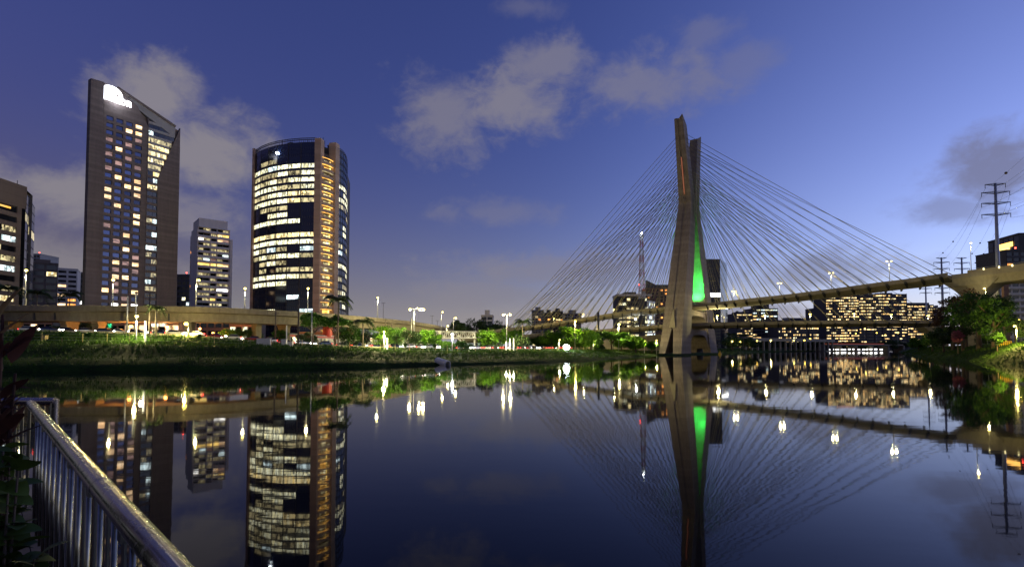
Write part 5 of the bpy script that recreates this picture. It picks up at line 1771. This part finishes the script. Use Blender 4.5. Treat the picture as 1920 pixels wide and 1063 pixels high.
for i, (px, yt, yb, wpx, din, kd, shp, lb) in enumerate(TRR):
    Y = rdepth(px, din)
    b_ = rspot(px, Y)
    H = max(2.0, z_of(px, yt, Y) - b_.z)
    tree(b_, H, wpx * Y / 1000 * 1.12, max(.3, min(z_of(px, yb, Y) - b_.z, H * .4)), kd, shp, lb, 'trees on the right bank', i + 1)

# palms
def frond_mesh(seed, droop):
    rnd = random.Random(seed); mb = MB()
    pts = []
    for k in range(9):
        u = k / 8
        pts.append(Vector((u * .95, 0, .32 * math.sin(u * 2.0) - droop * u * u)))
    mb.tube(pts, [.014 * (1 - .8 * k / 8) for k in range(9)], 4)
    for k in range(1, 26):
        u = k / 26 * 8
        i = min(7, int(u)); q = pts[i].lerp(pts[i + 1], u - i)
        L = .26 * math.sin(math.pi * min(1, .12 + k / 26 * .9)) + .05
        for s in (-1, 1):
            tip = q + Vector((.12, s * L, -.10 - rnd.uniform(0, .1)))
            mb.add([q + Vector((-.028, 0, 0)), q + Vector((.03, 0, 0)), tip + Vector((.012, 0, 0)), tip], [(0, 1, 2, 3)])
    return mb.mesh('frond', 'leaf_palm')
FRD = [frond_mesh(k, dr) for k, dr in enumerate((.15, .35, .6, .9, 1.15))]
def palm(px, ycrown, Y, base_z, size, label, x=None):
    X_ = X_at(px, Y)
    H = z_of(px, ycrown, Y) - base_z
    root = tag(empty('palm_tree', (X_, Y, base_z), rw.uniform(0, 6)), label, 'palm tree')
    mb = MB(); mb.tube([(0, 0, -.3), (.1, 0, H * .5), (0, .08, H)], [.26, .2, .17], 8); mb.build('trunk', 'palm_bark', root, smooth=True)
    for k in range(17):
        o = put('frond', FRD[k % 5], root, (0, 0, H - .1 * (k % 3)))
        o.rotation_euler = (0, rw.uniform(-.15, .15), k * 2.4)
        s = size * rw.uniform(.85, 1.1); o.scale = (s, s, s)
b_ = spot(634, 40)
palm(634, 561, b_.y, b_.z, 4.0, 'tall palm silhouetted against the round tower')
b_ = spot(680, 36)
palm(680, 602, b_.y, b_.z, 3.6, 'smaller palm with arching fronds right of the red pier')
b_ = spot(292, 30)
palm(292, 577, b_.y, b_.z, 2.2, 'thin palm in front of the elevated road on the left')
b_ = spot(980, 40)
palm(980, 603, b_.y, b_.z, 4.2, 'palm below the outermost stay cables')
palm(67, 548, 205, 2, 5, 'bushy palm behind the elevated road beside the leftmost lamp')
palm(128, 552, 215, 2, 4.6, 'palm behind the elevated road before the white apartment block')
palm(12, 540, 190, 2, 4.5, 'dark palm in front of the brown office tower')
palm(1372, 626, 380, 2.6, 5, 'low palm on the bank right of the bridge tower')
palm(1394, 628, 385, 2.6, 5, 'second low palm right of the bridge tower')
# saplings along the river path
SAP = crown_mesh(77, 'leaf_mid', .55, 1.4, 'round', .09)
for i, px in enumerate((30, 116, 165, 375, 668, 760, 815, 866)):
    b_ = spot(px, 19.5)
    H = 2.2
    root = tag(empty('sapling', b_), '%s thin young sapling from the left on the far bank' % ORD[i], 'sapling', 'saplings on the far bank')
    mb = MB(); mb.tube([(0, 0, -.2), (.05, 0, H * .5), (0, .05, H)], [.05, .035, .015], 5); mb.build('stem', 'bark', root)
    c = put('crown', SAP, root, (0, 0, H * .5))

# ------------------------------------------------------------------ poles, fence, cabinets
for i, (px, yt, d, m_, rr, lb, yb) in enumerate((
        (237, 555, 40, 'galvanised', .2, 'grey utility pole left of the brightest park lamp', 0), (253, 549, 46, 'galvanised', .2, 'grey utility pole rising behind the brightest park lamp', 0), (279, 549, 30, 'wood_pole', .2, 'dark wooden pole right of the lit column', 0),
        (516, 583, 44, 'wood_pole', .22, 'brown utility pole between the grey cabinets', 0), (559, 556, 30, 'wood_pole', .26, 'tall dark pole in front of the round tower', 0), (584, 586, 24, 'galvanised', .15, 'slim pale pole with dark top before the broad trees', 0),
        (537, 610, 28, 'white_paint', .14, 'short white pole beside the second grey cabinet', 0), (722, 597, 60, 'wood_pole', .16, 'pole with small cross arm above the bright tree', 0), (734, 604, 55, 'wood_pole', .22, 'thick dark pole right of the bright tree', 0),
        (771, 597, 50, 'dark_metal', .3, 'thick black pole beside the twin headed lamp', 0), (765, 630, 22, 'wood_pole', .1, 'short thin pole on the bank below the dark tree', 0), (1122, 585, 60, 'dark_metal', .75, 'thick black pole rising over the left deck', 0),
        (1262 - 168, 620, 48, 'wood_pole', .12, 'slim pole right of the bright umbrella tree', 0), (1150, 612, 26, 'wood_pole', .1, 'slim pole left of the big lamp by the tower', 0))):
    b_ = spot(px, d)
    H = z_of(px, yt, b_.y) - b_.z
    root = tag(empty('utility_pole', b_), lb, 'pole')
    mb = MB(); mb.tube([(0, 0, -.3), (0, 0, H)], [rr, rr * .75], 8); mb.build('pole', m_, root, smooth=True)
    if i in (2, 3, 4, 7, 8):
        mb = MB(); mb.box(-.9, .9, -.07, .07, H - .7, H - .55); mb.build('cross_arm', 'wood_pole', root)
        for sx in (-.8, -.3, .3, .8):
            mb = MB(); mb.tube([(sx, 0, H - .55), (sx, 0, H - .35)], .06, 5); mb.build('insulator', 'dark_metal', root)
    if i == 1:
        mb = MB(); mb.ball((0, 0, H), .35, 6, 5); mb.build('pole_top', 'dark_metal', root)
fence = tag(empty('park_fence', (0, 0, 0)), 'wire fence on thin yellowish posts along the top of the far bank', 'fence')
posts = []
for i in range(0, 90):
    px = 18 + i * 13.8 if i < 30 else None
acc = 0; last = None
for i, q in enumerate(LB):
    n = left_normal(LB, i)
    if q[0] < -150 or q[1] > 260:
        continue
    x, y = q[0] + n.x * 24.5, q[1] + n.y * 24.5
    if last is None or math.hypot(x - last[0], y - last[1]) > 3.6:
        posts.append(Vector((x, y, prof_z(24.5, q[2], q[3])))); last = (x, y)
pm = None
for i, q in enumerate(posts):
    if pm is None:
        mb = MB(); mb.tube([(0, 0, -.3), (0, 0, 2.0)], [.075, .06], 5); pm = mb.mesh('post', 'post_yellow')
    put('post', pm, fence, q)
for h in (.5, 1.1, 1.75):
    mb = MB(); mb.tube([q + UPV * h for q in posts], .012, 3); mb.build('wire', 'galvanised', fence)
for px, d, wd, hh_, lb in ((495, 26.5, 3.2, 1.75, 'wide pale grey cabinet standing behind the park fence'), (533, 27, 1.1, 1.7, 'narrow pale grey cabinet beside the short white pole'), (544, 28.5, 1.3, 1.1, 'low pale box just right of the narrow grey cabinet'), (83, 27, .9, .8, 'small yellowish box on the grass at the left')):
    b_ = spot(px, d)
    root = tag(empty('utility_cabinet', b_), lb, 'cabinet')
    mt_ = 'grey_cabinet' if px > 100 else 'post_yellow'
    mb = MB(); mb.box(-wd / 2, wd / 2, -.4, .4, -.2, hh_); mb.build('body', mt_, root)
    mb = MB(); mb.box(-wd / 2 - .06, wd / 2 + .06, -.46, .46, hh_, hh_ + .07); mb.build('lid', mt_, root)
    nd = max(1, int(wd / .8))
    for k in range(nd):
        x0 = -wd / 2 + wd * k / nd
        mb = MB(); mb.box(x0 + .05, x0 + wd / nd - .05, -.43, -.405, .1, hh_ - .1); mb.build('door', mt_, root)
# outfall pipe
q = Vector((X_at(830, 123.5), 123.5, 0))
dq, ql = bank_d(q.x, q.y)
pip = tag(empty('outfall_pipe', at(831, 680.5, 125)), 'pale concrete outfall pipe poking from the far bank', 'pipe')
mb = MB(); N = 14; a0 = Vector((-1.6, 1.6, .5)); a1 = Vector((1.2, -1.2, -.25)); ax_ = (a1 - a0).normalized(); s1 = ax_.cross(UPV).normalized(); s2 = s1.cross(ax_)
ring = lambda c, r_: [c + (s1 * math.cos(2 * math.pi * k / N) + s2 * math.sin(2 * math.pi * k / N)) * r_ for k in range(N)]
mb.loft([ring(a0, .85), ring(a1, .85), ring(a1, .68), ring(a0 + ax_ * .3, .68)], True)
mb.build('pipe', 'pipe_concrete', pip)

# ------------------------------------------------------------------ footbridge with truss
fb_Y = 190
f0, f1 = at(811, 625, fb_Y), at(893, 620, fb_Y + 6)
ftb = tag(empty('footbridge', (f0.x, f0.y, 0)), 'white truss footbridge with stair behind the riverside trees', 'footbridge')
d = Vector((f1.x - f0.x, f1.y - f0.y, 0)); Lf = d.length; d = d.normalized(); nn_ = Vector((-d.y, d.x, 0)); o_ = Vector((0, 0, 0))
zf = f0.z - 1.6
for s, oo in (('near', 0), ('far', 2.8)):
    mb = MB(); mb.obox(nn_ * oo + UPV * zf, d * Lf, nn_ * .2, UPV * .25); mb.obox(nn_ * oo + UPV * (zf + 2.3), d * Lf, nn_ * .2, UPV * .2); mb.build('truss_chord', 'white_paint', ftb)
    for k in range(11):
        a, b_ = d * (Lf * k / 11) + nn_ * (oo + .1), d * (Lf * (k + 1) / 11) + nn_ * (oo + .1)
        mb = MB(); mb.tube([a + UPV * (zf + .1), b_ + UPV * (zf + 2.4)] if k % 2 else [a + UPV * (zf + 2.4), b_ + UPV * (zf + .1)], .08, 4); mb.tube([a + UPV * (zf + .1), a + UPV * (zf + 2.4)], .07, 4); mb.build('truss_brace', 'white_paint', ftb)
mb = MB(); mb.obox(UPV * (zf - .3) + nn_ * .21, d * Lf, nn_ * 2.55, UPV * .29); mb.build('walkway', 'deck_concrete', ftb)
mb = MB(); mb.obox(UPV * (zf + 2.55) - nn_ * .3 + d * (Lf * .2), d * (Lf * .8), nn_ * 3.6, UPV * .15); mb.build('roof', 'roof_metal', ftb)
for u in (.01, .97):
    mb = MB(); mb.obox(d * (Lf * u) + nn_ * 1 + UPV * 2.0, d * .45, nn_ * .6, UPV * (zf - 2.0 + (2.3 if u > .5 else -.31))); mb.build('column', 'white_paint', ftb)
a, b_ = d * (Lf * .55) - nn_ * 1.2 + UPV * (zf - .2), d * (Lf * .86) - nn_ * 1.2 + UPV * 3.4
mb = MB(); mb.obox(a, b_ - a, nn_ * 1.0, UPV * .25); mb.build('stair_flight', 'white_paint', ftb)
for k in range(6):
    mb = MB(); q = a.lerp(b_, k / 5); mb.tube([q + UPV * .2, q + UPV * 1.2], .04, 4); mb.build('baluster', 'white_paint', ftb)
mb = MB(); mb.tube([a + UPV * 1.2, b_ + UPV * 1.2], .05, 5); mb.build('hand_rail', 'white_paint', ftb)

# ------------------------------------------------------------------ commuter train
ti = [i for i, q in enumerate(LB) if -30 < q[0] < 36 and q[1] > 100]
tpth = []
for i in ti:
    n = left_normal(LB, i); q = LB[i]
    tpth.append((q[0] + n.x * 66, q[1] + n.y * 66, prof_z(66, q[2], q[3])))
ft_ = frames(tpth)
train = tag(empty('commuter_train', ft_[len(ft_) // 2][0]), 'grey commuter train with red stripe half hidden behind trees', 'train')
tb = train.location
acc = [0]
for a_, c_ in zip(ft_, ft_[1:]):
    acc.append(acc[-1] + (c_[0] - a_[0]).length)
def tat(L_):
    i = max(j for j in range(len(acc) - 1) if acc[j] <= L_)
    u = (L_ - acc[i]) / (acc[i + 1] - acc[i]); return ft_[i][0].lerp(ft_[i + 1][0], u)
ncar = int(acc[-1] // 20)
for k in range(ncar):
    p0, p1 = tat(k * 20 + .3), tat(min(k * 20 + 19.7, acc[-1] - .05))
    dd_ = (p1 - p0).normalized(); s_ = Vector((dd_.y, -dd_.x, 0)); Lc = (p1 - p0).length
    mb = MB()
    mb.loft([[p0 - tb + dd_ * u + s_ * a_ + UPV * z for a_, z in ((-1.4, .9), (1.4, .9), (1.45, 2.6), (1.2, 3.7), (.6, 4.0), (-.6, 4.0), (-1.2, 3.7), (-1.45, 2.6))] for u in (0, Lc)])
    mb.obox(p0 - tb + dd_ * 2 - s_ * 1 + UPV * .2, dd_ * 3, s_ * 2, UPV * .7); mb.obox(p0 - tb + dd_ * (Lc - 5) - s_ * 1 + UPV * .2, dd_ * 3, s_ * 2, UPV * .7)
    c = mb.build('carriage', 'train_grey', train)
    mb = MB(); mb.obox(p0 - tb + dd_ * .2 + s_ * 1.46 + UPV * 3.0, dd_ * (Lc - .4), s_ * .03, UPV * .5); mb.build('stripe', 'stripe_glow' if 'stripe_glow' in MATS else emit('stripe_glow', (.8, .06, .03), .16).name, c)
    for j in range(6):
        mb = MB(); mb.obox(p0 - tb + dd_ * (1.2 + j * 3.0) + s_ * 1.46 + UPV * 1.95, dd_ * 1.9, s_ * .03, UPV * .85); mb.build('window', 'win_dim', c)
    for j in range(4):
        mb = MB(); mb.obox(p0 - tb + dd_ * (.6 + 3.0 * j * 1.55) + s_ * 1.455 + UPV * 1.0, dd_ * .5, s_ * .02, UPV * 1.8); mb.build('door', 'dark_metal', c)

# ------------------------------------------------------------------ cars on the riverside road
def car_proto(paint, seed):
    root = empty('car')
    L, Wd = 4.3, 1.75
    mb = MB()
    low = [(-2.15, .35), (2.1, .35), (2.15, .62), (2.05, .82), (1.1, .95), (-1.9, .98), (-2.15, .85)]
    mb.prism([(x, -Wd / 2, z) for x, z in low], (0, Wd, 0))
    b_ = mb.build('body', paint, root)
    mb = MB()
    cab0 = [(-1.75, .96), (1.0, .94), (.25, 1.42), (-1.3, 1.45)]
    mb.loft([[(x, -Wd / 2 + .06 + (.16 if z > 1.2 else 0), z) for x, z in cab0], [(x, Wd / 2 - .06 - (.16 if z > 1.2 else 0), z) for x, z in cab0]])
    mb.build('window', 'glass_dark', root)
    mb = MB(); mb.box(-1.28, .22, -Wd / 2 + .2, Wd / 2 - .2, 1.44, 1.49); mb.build('roof', paint, root)
    for x in (-1.35, 1.35):
        for y in (-1, 1):
            mb = MB(); mb.tube([(x, y * (Wd / 2 - .2), .33), (x, y * (Wd / 2 + .02), .33)], .33, 12)
            wh_ = mb.build('wheel', 'tyre', root)
            mb = MB(); mb.tube([(x, y * (Wd / 2 + .021), .33), (x, y * (Wd / 2 + .035), .33)], .2, 10); mb.build('rim', 'galvanised', wh_)
    for y in (-.62, .62):
        mb = MB(); mb.box(2.06, 2.24, y - .27, y + .27, .58, .84); mb.build('headlight', 'head_light', root)
        mb = MB(); mb.box(-2.24, -2.1, y - .27, y + .27, .62, .9); mb.build('taillight', 'tail_light', root)
    return root
protos = [(nm, car_proto('car_' + nm, k)) for k, nm in enumerate(('white', 'black', 'silver', 'red', 'blue'))]
used = set()
car_slots = []
rc = random.Random(3)
for px in list(range(60, 760, 34)) + list(range(770, 1235, 17)):
    car_slots.append(px + rc.uniform(-6, 6))
for i, px in enumerate(car_slots):
    lane = rc.choice((39, 45.6, 52.2))
    Y = D_of(px, lane); x = X_at(px, Y)
    d_, q = bank_d(x, Y)
    k = min(range(len(LB)), key=lambda j: (LB[j][0] - x) ** 2 + (LB[j][1] - Y) ** 2)
    n = left_normal(LB, k); dirn = Vector((n.y, -n.x))
    fwd = 1 if lane > 45 else -1
    nm, pr_ = protos[rc.randrange(5)]
    if nm in used:
        c = copy_tree(pr_)
    else:
        c = pr_; used.add(nm)
    c.location = (x, Y, ground_z(x, Y) + .012)
    c.rotation_euler = (0, 0, math.atan2(dirn.y * fwd, dirn.x * fwd))
    tag(c, '%s car with its lights on, %s car from the left on the riverside road' % (nm, ORD[i]), 'car', 'cars on the riverside road')
for nm, pr_ in protos:
    if nm not in used:
        for ch in list(pr_.children_recursive):
            bpy.data.objects.remove(ch)
        bpy.data.objects.remove(pr_)

# ------------------------------------------------------------------ shops under the elevated road
def shop(px0, px1, ytop, Y, label, seed, signs, litm, prob):
    P0, P1 = cam_pt(px0, Y), cam_pt(px1, Y)
    zb = ground_z((P0.x + P1.x) / 2, Y) - .2
    root = tag(empty('shop_building', P0), label, 'building')
    f = Face(root, P0, P1); zt = z_of((px0 + px1) / 2, ytop, Y)
    body(root, [P0 - f.n * .4, P1 - f.n * .4, P1 - f.n * 10, P0 - f.n * 10], zb, zt, 'body', 'dark_render')
    rnd = random.Random(seed); nn = max(2, int(f.W / 2.2)); cw = f.W / nn
    hl = [(cw * j + .15, cw * (j + 1) - .15, zb + .3, zt - 1.4) for j in range(nn)]
    f.holed(0, f.W, zb, zt, hl, .35, 'facade', 'brick_render')
    for h in hl:
        f.pane((h[0] + h[1]) / 2, (h[2] + h[3]) / 2, h[1] - h[0], h[3] - h[2], litm if rnd.random() < prob else 'glass_dark', -.3)
    for (pa, pb, ya, yb, m_) in signs:
        ta, za = f.px(pa, yb); tb_, zb2 = f.px(pb, ya)
        f.bar(ta, tb_, za, zb2, .05, .25, 'shop_sign', m_)
    return root
shop(140, 232, 603, 182, 'dark shop building with green lit signs under the elevated road', 4, [(150, 158, 608, 614, 'sign_green'), (171, 187, 609, 614, 'sign_green'), (202, 209, 607, 614, 'sign_green')], 'win_dim', .3)
shop(232, 334, 602, 176, 'orange lit shop building under the elevated road behind the bright lamp', 5, [(285, 297, 607, 612, 'win_cool'), (300, 312, 606, 612, 'win_white')], 'win_shop', .85)
shop(0, 96, 600, 178, 'dim shop building under the elevated road at the far left', 6, [(2, 12, 618, 624, 'win_bright')], 'win_shop', .25)
shop(430, 475, 606, 205, 'pale lit building seen through the trees beneath the elevated road', 8, [], 'win_white', .6)
shop(560, 640, 622, 200, 'low dim building behind the red viaduct pier', 9, [], 'win_warm', .5)
g_, f_, zt_ = box_building('dark_block', 'dark low building filling the gap behind the orange lamps', 345, 430, 600, 230, 'brick_render', 3.6, 3.0, .1, ('win_orange',), seed=61, zbase=4)

# ------------------------------------------------------------------ right bank fence, buoy
b_ = rspot(1884, rdepth(1884, 8))
yf = tag(empty('yellow_fence', b_), 'short yellow railing on the lit grass at the right edge', 'fence')
for k in range(7):
    mb = MB(); mb.tube([(-1.6 + k * .6, 0, -.2), (-1.6 + k * .6, 0, 1.5)], .05, 5); mb.build('post', 'yellow_paint', yf)
for h in (.5, 1.0, 1.45):
    mb = MB(); mb.tube([(-1.65, 0, h), (2.05, 0, h)], .045, 5); mb.build('rail', 'yellow_paint', yf)
q = at(1350, 665, 330)
bu = tag(empty('buoy', (q.x, q.y, 0)), 'small yellow buoy floating by the foot of the tower', 'buoy')
mb = MB(); mb.tube([(0, 0, -.4), (0, 0, .3), (0, 0, 1.5)], [1.1, 1.0, .35], 10); mb.build('float', 'yellow_paint', bu)
mb = MB(); mb.tube([(0, 0, 1.5), (0, 0, 2.4)], [.2, .12], 8); mb.build('beacon', 'yellow_paint', bu)

# ------------------------------------------------------------------ viewing platform with steel railing
def on_z(px, py, z):
    d = ray(px, py); k = (z - CAM_H) / d.z
    return Vector((0, 0, CAM_H)) + d * k
RZ = 3.45
FLOOR = 2.33
ra, rb = on_z(58, 757, RZ), on_z(306, 1050, RZ)
rd = (rb - ra).normalized()
rend = rb + rd * 2.6
rail_n = Vector((rd.y, -rd.x, 0))
if rail_n.dot(Vector((0, 0, 0)) - rb) < 0:
    rail_n = -rail_n                      # towards the platform side (camera)
rail = tag(empty('steel_railing', (ra.x, ra.y, FLOOR)), 'round brushed steel hand railing with vertical slats running to the lower edge', 'railing')
rb0 = Vector(rail.location)
RR = .038
def cyl(a, b_, r, name, m='rail_steel', parent=rail, n=28, caps=True):
    # built along local z so that the brushing follows the tube
    L = (Vector(b_) - Vector(a)).length
    mb = MB()
    mb.loft([[Vector((r * math.cos(2 * math.pi * k / n), r * math.sin(2 * math.pi * k / n), z)) for k in range(n)] for z in (0, L * .33, L * .66, L)], caps)
    o = mb.build(name, m, parent, smooth=True, loc=Vector(a) - (rb0 if parent is rail else Vector(parent.location)))
    o.rotation_euler = (Vector(b_) - Vector(a)).to_track_quat('Z', 'Y').to_euler()
    if parent is rail:
        md = o.modifiers.new('e', 'EDGE_SPLIT'); md.split_angle = R(40)
    return o
Lr = (rend - ra).length
# three lengths of tube with joint collars
cuts = [0, 3.02, 4.42, Lr]
for a, b_ in zip(cuts, cuts[1:]):
    cyl(ra + rd * a, ra + rd * (b_ - .004), RR, 'hand_rail')
for c in cuts[1:-1]:
    cyl(ra + rd * (c - .012), ra + rd * (c + .008), RR + .0018, 'joint_collar')
# short return rail at the far corner
rr0 = on_z(-60, 751, RZ + .01); rr1 = on_z(104, 752, RZ + .01)
cyl(rr0, rr1, RR * .95, 'return_rail')
cyl(Vector((rr1.x - .005, rr1.y, RZ + .03)), Vector((rr1.x - .005, rr1.y, FLOOR)), RR * .9, 'corner_post')
# curved saddle where the rail turns down
mb = MB(); mb.ball(ra - rb0, RR * 1.0, 14, 10); mb.build('rail_end', 'rail_steel', rail, smooth=True)
# saddle brackets and slats
out_n = -rail_n
Ls = .35; k = 0
while Ls < Lr - .1:
    q = ra + rd * Ls
    mb = MB()
    wd = .05
    a0 = q - rd * (wd / 2) + out_n * .02 - rb0
    a0.z = .06
    if k % 2 == 0:
        mb.obox(a0, rd * wd, out_n * .008, UPV * (RZ - FLOOR - .12))
        mb.build('slat', 'slat_steel', rail)
    else:
        c_ = q - rb0 + out_n * .02
        mb.tube([(c_.x, c_.y, .05), (c_.x, c_.y, RZ - FLOOR - .05)], .011, 10)
        mb.build('bar', 'bar_steel', rail, smooth=True)
    Ls += .17; k += 1
for Lb in (1.0, 1.75, 2.6, 3.45, 4.2, 4.95):
    q = ra + rd * Lb
    mb = MB()
    c = q - rb0 + Vector((0, 0, 0))
    mb.obox(c - rd * .03 + out_n * -.02 + UPV * -.075, rd * .06, out_n * .09, UPV * .035)
    mb.obox(c - rd * .02 + out_n * .035 + UPV * -.075, rd * .04, out_n * .02, UPV * .06)
    mb.build('bracket', 'slat_steel', rail)
for hz in (.12, RZ - FLOOR - .10):
    mb = MB(); mb.obox(ra + out_n * .032 - rb0 + UPV * (hz - (RZ - FLOOR)) + rd * .3, rd * (Lr - .35), out_n * .008, UPV * .04); mb.build('slat_rail', 'slat_steel', rail)
# slats below the return rail
dR = (rr1 - rr0).normalized()
for k in range(12):
    q = rr0 + dR * (.05 + k * .075)
    mb = MB(); c = q - rb0; mb.obox((c.x, c.y, .06), dR * .03, Vector((-dR.y, dR.x, 0)) * .01, UPV * (RZ - FLOOR - .1)); mb.build('slat', 'slat_steel', rail)
# platform of boards
plat = tag(empty('viewing_platform', (0, 0, FLOOR)), 'timber viewing platform behind the steel railing', 'platform')
e0, e1 = ra - rd * .9, rend + rd * 1.5
for k in range(24):
    o0 = rail_n * (-.12 + k * .15)
    mb = MB(); c = Vector((e0.x, e0.y, 0)) + o0 - Vector((0, 0, FLOOR)) + Vector((0, 0, FLOOR - .04))
    mb.obox(c, rd * (e1 - e0).length, rail_n * .143, UPV * .04)
    mb.build('plank', 'decking', plat)
for u in (.05, .5, .95):
    c = Vector((e0.x, e0.y, 0)).lerp(Vector((e1.x, e1.y, 0)), u) + rail_n * .3
    mb = MB(); mb.tube([c + UPV * (-FLOOR - 2.2), c + UPV * -.04], .12, 8); mb.build('pile', 'wood_pole', plat)

# ------------------------------------------------------------------ plants at the left edge of the platform
def leaf_mesh(L, Wd, bend, matname, seed, fold=.15, wav=.0):
    rnd = random.Random(seed); mb = MB(); N = 9; vs = []; fs = []
    for k in range(N + 1):
        u = k / N
        hw = Wd / 2 * (math.sin(math.pi * min(1, u ** .8)) ** .8 if u < 1 else 0) + .002
        x = L * (math.sin(bend * u) / bend if bend else u); z = -L * ((1 - math.cos(bend * u)) / bend if bend else 0)
        wv = wav * math.sin(u * 9 + seed)
        vs += [(x, -hw, z + fold * hw + wv), (x, 0, z), (x, hw, z + fold * hw - wv)]
    for k in range(N):
        a = k * 3
        fs += [(a, a + 3, a + 4, a + 1), (a + 1, a + 4, a + 5, a + 2)]
    mb.add(vs, fs)
    return mb.mesh('leaf', matname, True)
def leafy(root, spec, meshes):
    for (p_, az_, el_, s, mi, roll) in spec:
        o = put('leaf', meshes[mi], root, p_)
        o.rotation_euler = Matrix.Rotation(az_, 3, 'Z').to_4x4().to_3x3().to_euler()
        mrot = Matrix.Rotation(az_, 3, 'Z') @ Matrix.Rotation(-el_, 3, 'Y') @ Matrix.Rotation(roll, 3, 'X')
        o.rotation_euler = mrot.to_euler(); o.scale = (s, s, s)
cm = [leaf_mesh(.26, .085, .5, 'leaf_canna', 1, .3), leaf_mesh(.30, .10, .35, 'leaf_canna', 2, .25), leaf_mesh(.2, .035, .9, 'leaf_canna', 3, .3)]
c0 = at(6, 700, 2.2)
canna = tag(empty('broad_leaf_plant', (c0.x - .03, c0.y, FLOOR)), 'dark reddish broad leaved plant at the left frame edge', 'plant')
hc = lambda py: at(0, py, 2.2).z - FLOOR
for dx_, top, pyt in ((0, .02, 590), (-.06, -.05, 640), (.03, .05, 700)):
    mb = MB(); mb.tube([(dx_, 0, 0), (dx_ + .01, 0, hc(pyt) * .6), (dx_ + top, 0, hc(pyt))], [.014, .011, .005], 6); mb.build('stem', 'leaf_canna', canna)
rp = random.Random(4)
cspec = [((-.05, 0, hc(665)), .1, 1.0, .8, 1, .5), ((-.05, .02, hc(690)), .0, .8, .72, 1, .9), ((-.07, .02, hc(650)), .3, 1.3, .95, 1, .2), ((.0, 0, hc(735)), .1, .5, .6, 2, .6), ((.0, 0, hc(765)), .0, .3, .5, 2, .3)]
for kk in range(44):
    cspec.append(((rp.uniform(-.06, .04), rp.uniform(-.05, .05), hc(rp.uniform(640, 900))), rp.choice((rp.uniform(-.6, .7), rp.uniform(2.4, 3.9))), rp.uniform(.7, 1.4), rp.uniform(.45, .75), rp.choice((0, 0, 2)), rp.uniform(-.6, .6)))
leafy(canna, cspec, cm)

sm = [leaf_mesh(.084, .058, .5, 'leaf_shrub', 4, .2), leaf_mesh(.092, .064, .8, 'leaf_shrub', 5, .15), leaf_mesh(.058, .042, .3, 'leaf_shrub', 6, .25)]
s0 = at(2, 1000, 1.75)
shrub = tag(empty('leafy_shrub', (s0.x, s0.y, FLOOR)), 'dark green shrub with round leaves in the lower left corner', 'shrub')
rs = random.Random(9)
spec = []
for k in range(26):
    a = rs.uniform(0, 6.283); rr_ = rs.uniform(.01, .10); hz = rs.uniform(.75, 1.34)
    tip = Vector((math.cos(a) * rr_, math.sin(a) * rr_, hz))
    mb = MB(); mb.tube([(0, 0, 0), (tip.x * .4, tip.y * .4, hz * .6), tip], [.008, .006, .003], 5); mb.build('stem', 'bark', shrub)
    for j in range(20):
        u = .5 + .5 * j / 19
        p_ = Vector((tip.x * u, tip.y * u, hz * u))
        spec.append((p_, rs.uniform(0, 6.283), rs.uniform(-.3, .9), rs.uniform(.7, 1.15), rs.randrange(3), rs.uniform(-.5, .5)))
leafy(shrub, spec, sm)
mb = MB(); mb.box(-.3, .3, -.25, .25, 0, .32); mb.build('planter', 'wood_pole', shrub)
